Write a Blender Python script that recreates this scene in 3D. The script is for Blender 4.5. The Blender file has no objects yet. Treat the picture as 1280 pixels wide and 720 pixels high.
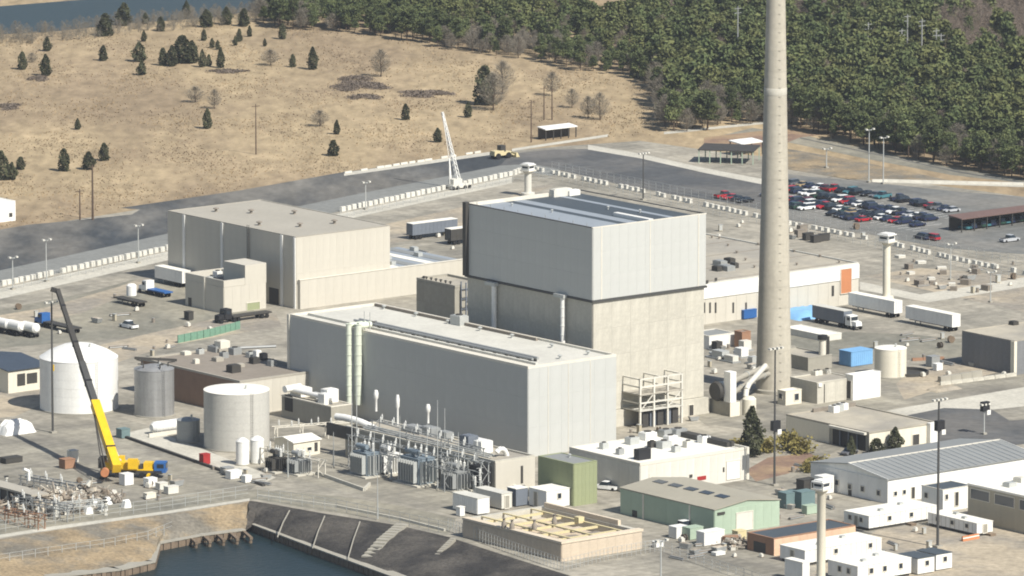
import bpy, math, random
import numpy as np
from mathutils import Vector, Matrix
random.seed(7)
rng = np.random.default_rng(11)
R = math.radians
scene = bpy.context.scene
col = scene.collection

# ------------------------------------------------------------------ camera
F, PT, H = 9300.0, R(9.52), 290.0           # focal length in pixels of a 1280 wide frame, pitch, flying height
CY = -H / math.tan(PT)
cp, sp = math.cos(PT), math.sin(PT)
cam = bpy.data.cameras.new('camera')
cam.sensor_width = 36.0
cam.lens = F / 1280 * 36
cam.clip_start, cam.clip_end = 10.0, 40000.0
camo = bpy.data.objects.new('camera', cam)
col.objects.link(camo)
camo.location = (0, CY, H)
camo.rotation_euler = (math.pi / 2 - PT, 0, 0)
scene.camera = camo
# ------------------------------------------------------------------ light
SAZ, SEL = R(137), R(46)                    # sun: clockwise from +Y, elevation
world = bpy.data.worlds.new('World')
scene.world = world
world.use_nodes = True
wn = world.node_tree.nodes
sky = wn.new('ShaderNodeTexSky')
sky.sky_type = 'NISHITA'
sky.sun_disc = False
sky.sun_elevation, sky.sun_rotation = SEL, SAZ
sky.dust_density = 1.0
wn['Background'].inputs['Strength'].default_value = 0.075
world.node_tree.links.new(sky.outputs[0], wn['Background'].inputs['Color'])
sl = bpy.data.lights.new('sun', 'SUN')
sl.energy, sl.angle, sl.color = 5.0, R(0.53), (1.0, 0.955, 0.88)
so = bpy.data.objects.new('sun', sl)
col.objects.link(so)
SD = Vector((math.sin(SAZ) * math.cos(SEL), math.cos(SAZ) * math.cos(SEL), math.sin(SEL)))
so.rotation_euler = (-SD).to_track_quat('-Z', 'Y').to_euler()
so.location = (300, -300, 400)
scene.view_settings.view_transform = 'Standard'
scene.view_settings.look = 'None'
scene.view_settings.exposure = 0.46
scene.view_settings.gamma = 1.0
scene.render.engine = 'CYCLES'
scene.cycles.filter_width = 1.9

# ------------------------------------------------------------------ pixel <-> place (pixels of the 1280x720 photograph)
AZ = R(51.4)
U = Vector((math.sin(AZ), math.cos(AZ), 0))     # plant axis running right and away
V = Vector((-math.cos(AZ), math.sin(AZ), 0))    # plant axis running left and away
ROT = math.pi / 2 - AZ

def ray(x, y):
    a, b = (x - 640) / F, (360 - y) / F
    return Vector((a, cp + b * sp, -sp + b * cp))

def P(x, y, z=0.0):
    d = ray(x, y)
    t = (z - H) / d.z
    return Vector((d.x * t, CY + d.y * t, z))

def Q(p):
    X, Y, Z = p[0], p[1] - CY, p[2] - H
    w = Y * cp - Z * sp
    return 640 + F * X / w, 360 - F * (Y * sp + Z * cp) / w

def bis(f, lo, hi):
    for i in range(50):
        m = (lo + hi) / 2
        if f(m) < 0: lo = m
        else: hi = m
    return m

def HT(x, yb, yt):
    g = P(x, yb)
    return bis(lambda z: yt - Q((g.x, g.y, z))[1], 0, 200)

def PXM(x, y):
    g = P(x, y)
    return F / math.hypot(g.y - CY, H)

# ------------------------------------------------------------------ materials
def s(r, g, b):
    f = lambda c: (c / 255 / 12.92) if c / 255 <= 0.04045 else ((c / 255 + 0.055) / 1.055) ** 2.4
    return (f(r), f(g), f(b))

MATS = {}
def mat(name, c, var=0.14, ns=0.25, rough=0.8, metal=0.0, streak=0.0, orand=0.0, bump=0.0, fine=0.1, c2=None, ocol=False, stretch=None, spec=0.35, trk=0.0, patch=0.0):
    if name in MATS: return MATS[name]
    m = bpy.data.materials.new(name); m.use_nodes = True
    nt = m.node_tree; N = nt.nodes; L = nt.links.new
    bs = N['Principled BSDF']
    bs.inputs['Roughness'].default_value = rough
    bs.inputs['Metallic'].default_value = metal
    bs.inputs['Specular IOR Level'].default_value = spec
    tc = N.new('ShaderNodeTexCoord')
    src = tc.outputs['Object']
    if stretch:
        mp = N.new('ShaderNodeMapping'); mp.inputs['Scale'].default_value = stretch[:3]
        if len(stretch) > 3: mp.inputs['Rotation'].default_value[2] = stretch[3]
        L(src, mp.inputs['Vector']); src = mp.outputs[0]
    def noise(scale, det, vec):
        n = N.new('ShaderNodeTexNoise'); n.inputs['Scale'].default_value = scale; n.inputs['Detail'].default_value = det
        n.inputs['Roughness'].default_value = 0.62
        L(vec, n.inputs['Vector']); return n.outputs['Fac']
    def mathn(op, a, b):
        n = N.new('ShaderNodeMath'); n.operation = op
        for i, q in enumerate((a, b)):
            if isinstance(q, (int, float)): n.inputs[i].default_value = q
            else: L(q, n.inputs[i])
        return n.outputs[0]
    n1 = noise(ns, 6, src)
    val = mathn('MULTIPLY_ADD', n1, 0); val.node.inputs[1].default_value = var * 4; val.node.inputs[2].default_value = 1 - var * 2
    if fine:
        n2 = noise(ns * 9, 4, src)
        k = mathn('MULTIPLY_ADD', n2, 0); k.node.inputs[1].default_value = fine * 4; k.node.inputs[2].default_value = 1 - fine * 2
        val = mathn('MULTIPLY', val, k)
    if streak:
        mp = N.new('ShaderNodeMapping'); mp.inputs['Scale'].default_value = (0.9, 0.9, 0.05); L(tc.outputs['Object'], mp.inputs['Vector'])
        n3 = noise(1.0, 4, mp.outputs[0])
        k = mathn('MULTIPLY_ADD', n3, 0); k.node.inputs[1].default_value = streak * 4; k.node.inputs[2].default_value = 1 - streak * 2
        val = mathn('MULTIPLY', val, k)
    if trk:                                              # worn lanes along both plant axes
        for ang, fr in ((ROT, .45), (ROT + math.pi / 2, .3)):
            m0 = N.new('ShaderNodeMapping'); m0.inputs['Rotation'].default_value[2] = -ang; L(tc.outputs['Object'], m0.inputs['Vector'])
            m1 = N.new('ShaderNodeMapping'); m1.inputs['Scale'].default_value = (.025, fr, 1); L(m0.outputs[0], m1.inputs['Vector'])
            n6 = noise(1.0, 5, m1.outputs[0])
            k = mathn('MULTIPLY_ADD', n6, 0); k.node.inputs[1].default_value = trk * 4; k.node.inputs[2].default_value = 1 - trk * 2
            val = mathn('MULTIPLY', val, k)
    if patch:                                            # repair patches and slabs
        m0 = N.new('ShaderNodeMapping'); m0.inputs['Rotation'].default_value[2] = -ROT; L(tc.outputs['Object'], m0.inputs['Vector'])
        vo = N.new('ShaderNodeTexVoronoi'); vo.distance = 'CHEBYCHEV'; vo.inputs['Scale'].default_value = .11; L(m0.outputs[0], vo.inputs['Vector'])
        sx = N.new('ShaderNodeSeparateColor'); L(vo.outputs['Color'], sx.inputs[0])
        k = mathn('MULTIPLY_ADD', sx.outputs[0], 0); k.node.inputs[1].default_value = patch * 2; k.node.inputs[2].default_value = 1 - patch
        val = mathn('MULTIPLY', val, k)
    if orand:
        oi = N.new('ShaderNodeObjectInfo')
        k = mathn('MULTIPLY_ADD', oi.outputs['Random'], 0); k.node.inputs[1].default_value = orand * 2; k.node.inputs[2].default_value = 1 - orand
        val = mathn('MULTIPLY', val, k)
    base = None
    if ocol:
        oi = N.new('ShaderNodeObjectInfo'); base = oi.outputs['Color']
    elif c2:
        mx = N.new('ShaderNodeMix'); mx.data_type = 'RGBA'
        mx.inputs['A'].default_value = (*c, 1); mx.inputs['B'].default_value = (*c2, 1)
        rp = N.new('ShaderNodeMapRange'); rp.inputs['From Min'].default_value = 0.42; rp.inputs['From Max'].default_value = 0.6
        n4 = noise(ns * 0.6, 7, src); L(n4, rp.inputs['Value']); L(rp.outputs[0], mx.inputs['Factor'])
        base = mx.outputs['Result']
    vm = N.new('ShaderNodeVectorMath'); vm.operation = 'SCALE'
    if base is None: vm.inputs[0].default_value = c
    else: L(base, vm.inputs[0])
    L(val, vm.inputs['Scale'])
    L(vm.outputs[0], bs.inputs['Base Color'])
    if bump:
        bp = N.new('ShaderNodeBump'); bp.inputs['Strength'].default_value = 0.6; bp.inputs['Distance'].default_value = bump
        n5 = noise(ns * 14, 5, src); L(n5, bp.inputs['Height']); L(bp.outputs[0], bs.inputs['Normal'])
    MATS[name] = m
    return m

M = {}
def dm(k, *a, **kw): M[k] = mat(k, *a, **kw)
# ground
dm('gravel', s(152, 146, 132), var=0.2, ns=0.06, fine=0.28, c2=s(126, 122, 111), bump=0.05, rough=0.95, trk=.17, patch=.08)
dm('field', s(160, 143, 114), var=0.2, ns=0.035, fine=0.34, c2=s(138, 122, 99), bump=0.3, rough=1.0, stretch=(0.9, 0.3, 1, 0.12), spec=0.1)
dm('asphalt_old', s(56, 60, 63), var=0.3, ns=0.05, fine=0.25, c2=s(108, 105, 98), rough=0.9, stretch=(1, 0.28, 1, 0.5), trk=.1)
dm('asphalt', s(120, 116, 106), var=0.18, ns=0.07, fine=0.24, c2=s(142, 137, 123), rough=0.9, trk=.2, patch=.08)
dm('asphalt_lot', s(102, 103, 100), var=0.16, ns=0.07, fine=0.22, c2=s(118, 116, 110), rough=0.9, trk=.14, patch=.05)
dm('asphalt_dark', s(76, 78, 79), var=0.16, ns=0.06, fine=0.24, rough=0.9, c2=s(100, 98, 94), trk=.1, patch=.05)
dm('road_grey', s(120, 121, 117), var=0.1, ns=0.08, fine=0.16, rough=0.9, trk=.07)
dm('concrete_pale', s(180, 176, 163), var=0.12, ns=0.12, fine=0.2, rough=0.9, trk=.06, patch=.05)
dm('sand', s(166, 154, 133), var=0.18, ns=0.08, fine=0.28, c2=s(134, 128, 117), bump=0.08, rough=1.0, trk=.1)
dm('olive_gravel', s(136, 131, 116), var=0.18, ns=0.06, fine=0.24, c2=s(116, 114, 103), rough=0.95, stretch=(1, 0.5, 1, 0.3), trk=.1, patch=.04)
dm('mulch', s(122, 100, 86), var=0.2, ns=0.12, fine=0.2, c2=s(150, 128, 100), rough=1.0)
dm('bank', s(140, 124, 98), var=0.3, ns=0.16, fine=0.4, c2=s(112, 107, 96), bump=0.15, rough=1.0)
dm('riprap', s(48, 46, 44), var=0.3, ns=0.14, fine=0.45, c2=s(78, 74, 68), bump=0.3, rough=1.0)
dm('timber', s(112, 98, 82), var=0.2, ns=0.5, fine=0.15, orand=0.15, rough=0.9)
# walls
dm('conc', s(180, 176, 163), var=0.12, ns=0.16, fine=0.1, streak=0.05, orand=0.035, rough=0.9)
dm('conc_stack', s(172, 166, 151), var=0.08, ns=0.12, fine=0.1, streak=0.1, orand=0.035, rough=0.9)
dm('conc_grey', s(150, 146, 134), var=0.1, ns=0.15, fine=0.08, streak=0.06, orand=0.04, rough=0.9)
dm('clad', s(180, 181, 176), var=0.04, ns=0.06, fine=0.03, streak=0.015, orand=0.01, rough=0.6)
dm('clad_grey', s(176, 177, 175), var=0.03, ns=0.12, fine=0.02, streak=0.03, orand=0.025, rough=0.6)
dm('clad_tan', s(187, 182, 169), var=0.04, ns=0.1, fine=0.03, streak=0.025, orand=0.02, rough=0.7)
dm('trim_pale', s(205, 200, 186), var=0.05, ns=0.3, rough=0.7)
dm('trim_dark', s(70, 70, 68), var=0.1, ns=0.3, rough=0.7)
dm('roof_pale', s(190, 188, 178), var=0.11, ns=0.12, fine=0.1, rough=0.85)
dm('roof_white', s(222, 219, 208), var=0.06, ns=0.15, fine=0.05, rough=0.8)
dm('roof_tan', s(158, 153, 141), var=0.08, ns=0.08, fine=0.06, rough=0.9)
dm('roof_gravel', s(148, 143, 132), var=0.14, ns=0.1, fine=0.1, rough=0.95, c2=s(165, 158, 142))
dm('roof_brown', s(130, 122, 111), var=0.12, ns=0.1, fine=0.1, rough=0.95)
dm('roof_grey', s(132, 134, 132), var=0.06, ns=0.12, fine=0.05, rough=0.6, streak=0.02)
dm('roof_dun', s(152, 147, 132), var=0.08, ns=0.12, fine=0.06, rough=0.8, streak=0.03)
dm('roof_grey_dark', s(68, 76, 82), var=0.08, ns=0.12, fine=0.05, rough=0.7)
dm('roof_steel', s(140, 147, 153), var=0.06, ns=0.12, fine=0.05, rough=0.6)
dm('roof_navy', s(58, 68, 80), var=0.1, ns=0.2, rough=0.7)
dm('white', s(220, 219, 213), var=0.07, ns=0.3, fine=0.06, streak=0.08, orand=0.04, rough=0.55)
dm('offwhite', s(200, 197, 186), var=0.06, ns=0.3, fine=0.05, streak=0.06, orand=0.04, rough=0.7)
dm('cream', s(210, 204, 186), var=0.05, ns=0.3, fine=0.04, streak=0.05, rough=0.7)
dm('beige', s(170, 162, 142), var=0.06, ns=0.2, fine=0.05, streak=0.05, rough=0.8)
dm('brick', s(134, 110, 92), var=0.1, ns=0.4, fine=0.12, streak=0.04, rough=0.9)
dm('green', s(156, 172, 152), var=0.05, ns=0.2, fine=0.04, streak=0.04, orand=0.03, rough=0.65)
dm('green_olive', s(140, 146, 112), var=0.05, ns=0.2, fine=0.04, streak=0.05, orand=0.03, rough=0.65)
dm('teal', s(100, 120, 120), var=0.08, ns=0.3, rough=0.6)
dm('blue', s(45, 92, 150), var=0.08, ns=0.3, rough=0.5)
dm('blue_pale', s(118, 165, 205), var=0.08, ns=0.4, rough=0.6)
dm('blue_grey', s(104, 110, 118), var=0.08, ns=0.4, rough=0.6)
dm('red', s(150, 40, 40), var=0.1, ns=0.4, rough=0.6)
dm('rust', s(146, 112, 88), var=0.14, ns=0.4, fine=0.15, rough=0.85)
dm('orange', s(178, 118, 80), var=0.06, ns=0.4, rough=0.7)
dm('yellow', s(216, 176, 34), var=0.1, ns=0.5, streak=.05, rough=0.45)
dm('yellow_dull', s(200, 187, 146), var=0.08, ns=0.4, rough=0.6)
dm('black', s(34, 34, 36), var=0.1, ns=0.5, rough=0.6)
dm('charcoal', s(62, 60, 56), var=0.12, ns=0.4, rough=0.7)
dm('steel', s(150, 152, 150), var=0.08, ns=0.4, rough=0.55, metal=0.25)
dm('galv', s(176, 178, 174), var=0.06, ns=0.4, rough=0.5, metal=0.2)
dm('tank_silver', s(150, 150, 148), var=0.08, ns=0.3, streak=0.2, rough=0.5, metal=0.4)
dm('tank_grey', s(178, 176, 168), var=0.03, ns=0.3, streak=0.05, rough=0.6)
dm('glass', s(38, 46, 54), var=0.05, ns=0.4, rough=0.15, spec=0.6)
dm('rubber', s(30, 30, 30), var=0.05, ns=0.4, rough=0.9)
dm('trafo', s(116, 128, 136), var=0.07, ns=0.5, rough=0.6)
dm('porcelain', s(196, 196, 190), var=0.05, ns=0.5, rough=0.4)
dm('scrap', s(184, 176, 160), var=0.25, ns=0.6, fine=0.25, orand=0.3, rough=0.9, c2=s(128, 114, 98))
dm('carpaint', (1, 1, 1), var=0.03, ns=0.4, rough=0.3, ocol=True, spec=0.5)
# plants
dm('bark', s(92, 78, 66), var=0.15, ns=1.0, rough=1.0, spec=0.1)
dm('twig', s(122, 116, 104), var=0.15, ns=0.8, rough=1.0, orand=0.12, spec=0.05)
dm('twig_dark', s(112, 102, 92), var=0.2, ns=0.3, rough=1.0, orand=0.15, spec=0.05)
dm('needle', s(80, 89, 58), var=0.22, ns=0.35, rough=0.9, orand=0.34, spec=0.1, c2=s(98, 102, 64))
dm('juniper', s(74, 76, 56), var=0.2, ns=0.6, rough=0.95, orand=0.25, spec=0.1)
dm('shrub_gold', s(124, 115, 68), var=0.22, ns=0.8, rough=0.95, spec=0.1)
dm('wood_needle', s(80, 90, 58), var=0.4, ns=0.16, rough=0.9, spec=0.1, c2=s(101, 104, 66))

def water_mat():
    m = bpy.data.materials.new('water'); m.use_nodes = True
    N = m.node_tree.nodes; L = m.node_tree.links.new; b = N['Principled BSDF']
    b.inputs['Base Color'].default_value = (*s(28, 42, 45), 1)
    b.inputs['Roughness'].default_value = 0.3
    b.inputs['IOR'].default_value = 1.16
    tc = N.new('ShaderNodeTexCoord'); n = N.new('ShaderNodeTexNoise'); n.inputs['Scale'].default_value = 0.8; n.inputs['Detail'].default_value = 5
    bp = N.new('ShaderNodeBump'); bp.inputs['Distance'].default_value = 0.25; bp.inputs['Strength'].default_value = 0.5
    L(tc.outputs['Object'], n.inputs['Vector']); L(n.outputs['Fac'], bp.inputs['Height']); L(bp.outputs[0], b.inputs['Normal'])
    return m
M['water'] = water_mat()

# ------------------------------------------------------------------ mesh tools
class MB:
    def __init__(self): self.v = []; self.f = []
    def add(self, vs, fs):
        o = len(self.v); self.v += [tuple(q) for q in vs]; self.f += [tuple(i + o for i in q) for q in fs]; return self
    def hexa(self, p):
        return self.add(p, [(0, 3, 2, 1), (4, 5, 6, 7), (0, 1, 5, 4), (1, 2, 6, 5), (2, 3, 7, 6), (3, 0, 4, 7)])
    def box(self, x0, y0, z0, x1, y1, z1):
        return self.hexa([(x0, y0, z0), (x1, y0, z0), (x1, y1, z0), (x0, y1, z0), (x0, y0, z1), (x1, y0, z1), (x1, y1, z1), (x0, y1, z1)])
    def cbox(self, x, y, z, w, d, h):                       # centred in x and y, standing on z
        return self.box(x - w / 2, y - d / 2, z, x + w / 2, y + d / 2, z + h)
    def bar(self, a, b, w, h=None, w2=None):
        a, b = Vector(a), Vector(b); h = h or w; k = 1 if w2 is None else w2 / w
        d = (b - a).normalized(); up = Vector((0, 0, 1)) if abs(d.z) < 0.95 else Vector((0, 1, 0))
        x = d.cross(up).normalized(); y = x.cross(d).normalized()
        ps = [a - x * w / 2 - y * h / 2, a + x * w / 2 - y * h / 2, a + x * w / 2 + y * h / 2, a - x * w / 2 + y * h / 2]
        ps += [b - x * w / 2 * k - y * h / 2 * k, b + x * w / 2 * k - y * h / 2 * k, b + x * w / 2 * k + y * h / 2 * k, b - x * w / 2 * k + y * h / 2 * k]
        return self.hexa(ps)
    def cyl(self, a, b, r0, r1=None, n=12, cap=True):
        a, b = Vector(a), Vector(b); r1 = r0 if r1 is None else r1
        d = (b - a).normalized(); up = Vector((0, 0, 1)) if abs(d.z) < 0.95 else Vector((0, 1, 0))
        x = d.cross(up).normalized(); y = x.cross(d).normalized()
        vs = []
        for c, r in ((a, r0), (b, r1)):
            for i in range(n):
                t = 2 * math.pi * i / n; vs.append(c + x * r * math.cos(t) - y * r * math.sin(t))
        fs = [(i, i + n, (i + 1) % n + n, (i + 1) % n) for i in range(n)]
        if cap: fs += [tuple(range(n)), tuple(range(2 * n - 1, n - 1, -1))]
        return self.add(vs, fs)
    def lathe(self, prof, n=32, cx=0, cy=0):                # prof: list of (r, z) from the bottom up
        vs, fs = [], []
        for r, z in prof:
            for i in range(n):
                t = 2 * math.pi * i / n; vs.append((cx + r * math.cos(t), cy + r * math.sin(t), z))
        for k in range(len(prof) - 1):
            for i in range(n):
                a, b = k * n + i, k * n + (i + 1) % n; fs.append((a, b, b + n, a + n))
        if prof[-1][0] > 0.01: fs.append(tuple(range((len(prof) - 1) * n, len(prof) * n)))
        return self.add(vs, fs)
    def tube(self, pts, r, n=8):
        for a, b in zip(pts[:-1], pts[1:]): self.cyl(a, b, r, r, n)
        return self
    def prism(self, pts, z0, z1):
        n = len(pts)
        vs = [(p[0], p[1], z0) for p in pts] + [(p[0], p[1], z1) for p in pts]
        return self.add(vs, [tuple(range(n - 1, -1, -1)), tuple(range(n, 2 * n))] + [(i, (i + 1) % n, (i + 1) % n + n, i + n) for i in range(n)])

def link(name, data, parent=None):
    o = bpy.data.objects.new(name, data); col.objects.link(o)
    if parent is not None: o.parent = parent
    return o

def ob(name, mb, m, parent=None, smooth=False, loc=None):
    me = bpy.data.meshes.new(name); me.from_pydata(mb.v, [], mb.f); me.materials.append(M[m] if isinstance(m, str) else m)
    if smooth:
        me.polygons.foreach_set('use_smooth', [True] * len(me.polygons)); me.set_sharp_from_angle(angle=R(40))
    o = link(name, me, parent)
    if loc is not None: o.location = loc
    return o

def tag(o, label, cat, group=None):
    o['label'] = label; o['category'] = cat
    if group: o['group'] = group
    return o

def thing(name, label, cat, loc=(0, 0, 0), rot=0.0, group=None):
    o = link(name, None); o.location = loc; o.rotation_euler = (0, 0, rot); o.empty_display_size = 0.5
    return tag(o, label, cat, group)

def copy_tree(o, parent=None):
    c = o.copy(); col.objects.link(c); c.parent = parent
    for ch in list(o.children): copy_tree(ch, c)
    return c

def inst(o, parent, loc, rot=None, scale=None):
    c = o.copy(); col.objects.link(c); c.parent = parent; c.location = loc
    if rot is not None: c.rotation_euler = rot if not isinstance(rot, (int, float)) else (0, 0, rot)
    if scale: c.scale = scale
    return c

def struct(name, mb, m, smooth=False):
    o = ob(name, mb, m, None, smooth); o['kind'] = 'structure'; return o

def sheet(name, pts, z, m, world_pts=()):
    q = [P(x, y) for x, y in pts] + [Vector(w) for w in world_pts]
    mb = MB(); mb.add([(p.x, p.y, z) for p in q], [tuple(range(len(q)))])
    o = struct(name, mb, m)
    me = o.data
    if me.polygons[0].normal.z < 0: me.flip_normals()
    return o

# ================================================================== THE SETTING
WZ, TZ = -4.6, -3.4                         # water level, foot of the canal banks
BANK = [((-400, 745), (-400, 800)), ((-60, 684), (-60, 738)), ((40, 667), (60, 724)), ((120, 655), (150, 714)), ((180, 646), (192, 704)),
        ((215, 642), (198, 681)), ((260, 635), (250, 671)), ((312, 626), (306, 664)), ((322, 627), (316, 657)), ((400, 641), (395, 687)),
        ((500, 657), (490, 722)), ((560, 671), (580, 752)), ((640, 697), (680, 787)), ((720, 722), (780, 817)), ((900, 775), (950, 872)), ((1400, 920), (1400, 1012))]
crest = [P(*a) for a, b in BANK]
toe = [P(*b, TZ) for a, b in BANK]
mb = MB()
outer = [Vector((9000, crest[-1].y, 0)), Vector((9000, 20000, 0)), Vector((-9000, 20000, 0)), Vector((-9000, crest[0].y, 0))]
pts = crest + outer
mb.add(pts, [tuple(range(len(pts)))])
g = struct('ground', mb, 'gravel')
if g.data.polygons[0].normal.z < 0: g.data.flip_normals()

def bank(name, i0, i1, m):
    mb = MB(); n = 6
    idx = []
    for i in range(i0, i1):
        a0, a1, b0, b1 = crest[i], crest[i + 1], toe[i], toe[i + 1]
        k = max(1, int((a1 - a0).length / 3))
        k = min(k, 14)
        for j in range(k + (1 if i == i1 - 1 else 0)):
            t = j / k; idx.append((a0.lerp(a1, t), b0.lerp(b1, t)))
    vs = []
    for c, t in idx:
        for q in range(n + 1):
            w = q / n; p = c.lerp(t, w)
            if 0 < q < n: p = p + Vector((random.uniform(-.3, .3), random.uniform(-.3, .3), random.uniform(-.25, .25) + .35 * math.sin(w * math.pi)))
            vs.append(p)
    fs = []
    for a in range(len(idx) - 1):
        for q in range(n):
            o = a * (n + 1) + q; fs.append((o, o + 1, o + n + 2, o + n + 1))
    mb.add(vs, fs)
    o = struct(name, mb, m, True)
    return o
bank('canal_bank_sand', 0, 7, 'bank')
bank('canal_bank_stone', 7, len(BANK) - 1, 'riprap')
mb = MB()
wp = [Vector((-900, toe[0].y + 40, WZ)), *[Vector((p.x, p.y + 8, WZ)) for p in toe[1:-1]], Vector((900, toe[-1].y, WZ)), Vector((900, CY + 200, WZ)), Vector((-900, CY + 200, WZ))]
mb.add(wp, [tuple(range(len(wp)))])
w = struct('canal_water', mb, 'water')
if w.data.polygons[0].normal.z < 0: w.data.flip_normals()

# flat ground sheets, each one a little above the last
sheet('dry_field', [(-300, 352), (-80, 306), (0, 290), (60, 280), (160, 264), (300, 240), (430, 216), (560, 199), (620, 190), (700, 183), (800, 176), (900, 190), (1000, 200), (1100, 222), (1400, 262)], 0.006, 'field',
      [(700, 900, 0), (2500, 5000, 0), (-2500, 5000, 0), (-700, 900, 0)])
sheet('old_runway', [(-300, 350), (-80, 304), (0, 287), (35, 281), (110, 274), (165, 268), (175, 262), (150, 260), (205, 252), (300, 238), (430, 215), (560, 198), (618, 190), (640, 196), (625, 207), (440, 244), (210, 292), (0, 338), (-80, 356), (-300, 405)], 0.012, 'asphalt_old')
sheet('dark_lot', [(625, 207), (640, 192), (690, 187), (745, 186), (800, 196), (880, 214), (985, 236), (985, 268), (900, 252), (840, 243), (770, 229), (700, 213), (662, 206)], 0.016, 'asphalt_dark')
sheet('patrol_road', [(-300, 405), (-80, 356), (0, 338), (210, 292), (440, 244), (625, 207), (665, 205), (700, 212), (690, 220), (655, 214), (640, 218), (430, 263), (210, 311), (0, 357), (-80, 374), (-300, 424)], 0.02, 'road_grey')
sheet('fence_strip', [(-300, 428), (-80, 378), (0, 361), (212, 314), (430, 266), (640, 221), (640, 229), (430, 275), (212, 325), (0, 374), (-80, 392), (-300, 442)], 0.024, 'concrete_pale')
sheet('car_park', [(962, 226), (985, 218), (1090, 228), (1200, 240), (1400, 255), (1400, 330), (1280, 318), (1180, 310), (1080, 292), (980, 274), (962, 268)], 0.021, 'asphalt_lot')
sheet('verge_strip', [(985, 186), (1080, 203), (1190, 226), (1280, 232), (1180, 228), (1060, 224), (985, 212)], 0.025, 'bank')
sheet('highway', [(940, 160), (1000, 168), (1100, 190), (1200, 212), (1400, 242), (1400, 256), (1280, 229), (1190, 219), (1080, 198), (985, 178), (900, 170)], 0.029, 'olive_gravel')
sheet('highway_lane', [(1000, 172), (1100, 193.5), (1200, 215), (1400, 247), (1400, 249), (1200, 216.2), (1100, 194.7), (1000, 173)], 0.033, 'asphalt_dark')
sheet('red_bed', [(880, 172), (1000, 158), (1040, 167), (1000, 172), (985, 178), (940, 186), (880, 182)], 0.033, 'mulch')
for a, b, n in (((830, 165), (985, 149), 3), ((1090, 225), (1280, 231), 3), ((430, 216), (612, 190), 4), ((640, 186), (760, 168), 3)):
    sheet('kerb_path', [a, b, (b[0], b[1] + n), (a[0], a[1] + n)], 0.037, 'concrete_pale')
sheet('lot_edge', [(735, 181), (800, 192), (880, 210), (985, 230), (985, 237), (880, 216), (800, 198), (735, 187)], 0.034, 'concrete_pale')
sheet('laydown_yard', [(-60, 398), (100, 368), (165, 350), (235, 345), (300, 382), (330, 392), (250, 410), (120, 425), (-60, 440)], 0.010, 'olive_gravel')
sheet('sand_track', [(-60, 470), (40, 455), (130, 430), (270, 398), (345, 392), (352, 408), (290, 418), (210, 432), (150, 452), (130, 470), (20, 520), (-60, 530)], 0.014, 'sand')
sheet('dirt_track', [(-60, 404), (60, 384), (150, 358), (205, 336), (205, 345), (160, 368), (100, 392), (-60, 425)], 0.018, 'sand')
sheet('tank_pad', [(-60, 560), (30, 535), (150, 522), (230, 545), (330, 600), (300, 622), (200, 632), (60, 648), (-60, 665)], 0.011, 'asphalt')
sheet('tank_pad_strip', [(150, 543), (185, 535), (345, 597), (325, 606)], 0.019, 'concrete_pale')
sheet('quay_road', [(-60, 655), (60, 640), (200, 625), (320, 612), (420, 620), (500, 632), (570, 648), (560, 668), (500, 652), (400, 638), (318, 624), (200, 641), (60, 661), (-60, 680)], 0.015, 'olive_gravel')
sheet('quay_edge', [(-60, 678), (60, 659), (200, 640), (312, 623), (312, 626), (200, 643.5), (60, 663), (-60, 682)], 0.023, 'concrete_pale')
sheet('switchyard_pad', [(330, 590), (420, 560), (620, 610), (570, 645), (420, 612)], 0.013, 'asphalt')
sheet('service_road', [(930, 600), (1010, 560), (1000, 545), (880, 530), (860, 512), (1000, 500), (1120, 470), (1280, 430), (1400, 405), (1400, 470), (1280, 492), (1100, 530), (985, 600), (960, 640)], 0.017, 'asphalt')
sheet('pale_road', [(1090, 518), (1115, 512), (1280, 484), (1400, 462), (1400, 500), (1280, 508), (1130, 524)], 0.023, 'concrete_pale')
sheet('visitor_lot', [(1100, 526), (1180, 510), (1240, 512), (1262, 526), (1400, 515), (1400, 540), (1240, 560), (1150, 552)], 0.027, 'asphalt_dark')
sheet('flower_bed', [(932, 588), (960, 572), (1010, 566), (1025, 572), (985, 592), (945, 602)], 0.021, 'mulch')
sheet('red_gravel', [(1120, 480), (1140, 462), (1215, 452), (1260, 462), (1200, 478), (1130, 500)], 0.031, 'sand')
sheet('yard_apron', [(985, 420), (1060, 415), (1140, 418), (1210, 425), (1200, 446), (1090, 452), (1000, 440)], 0.019, 'olive_gravel')
sheet('far_yard', [(1080, 345), (1280, 390), (1400, 400), (1400, 370), (1280, 345), (1150, 335)], 0.011, 'sand')
sheet('far_track', [(1075, 352), (1150, 368), (1250, 352), (1400, 325), (1400, 338), (1260, 362), (1160, 378), (1075, 362)], 0.015, 'concrete_pale')
sheet('trailer_yard', [(1100, 660), (1180, 655), (1400, 660), (1400, 780), (1000, 780), (1010, 720)], 0.009, 'sand')
sheet('warehouse_yard', [(800, 690), (840, 668), (960, 670), (1010, 720), (960, 760), (830, 745)], 0.012, 'asphalt')
sheet('reactor_yard', [(490, 312), (585, 300), (640, 350), (575, 352), (500, 330)], 0.012, 'asphalt')
sheet('north_yard', [(460, 285), (640, 245), (660, 235), (700, 228), (560, 290), (490, 305)], 0.008, 'sand')
# river across the field and its far shore
sheet('river', [(-200, 30), (0, 8), (150, -4), (345, -14), (350, 2), (285, 20), (170, 29), (60, 40), (0, 43), (-200, 60)], 0.05, 'water')

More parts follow.
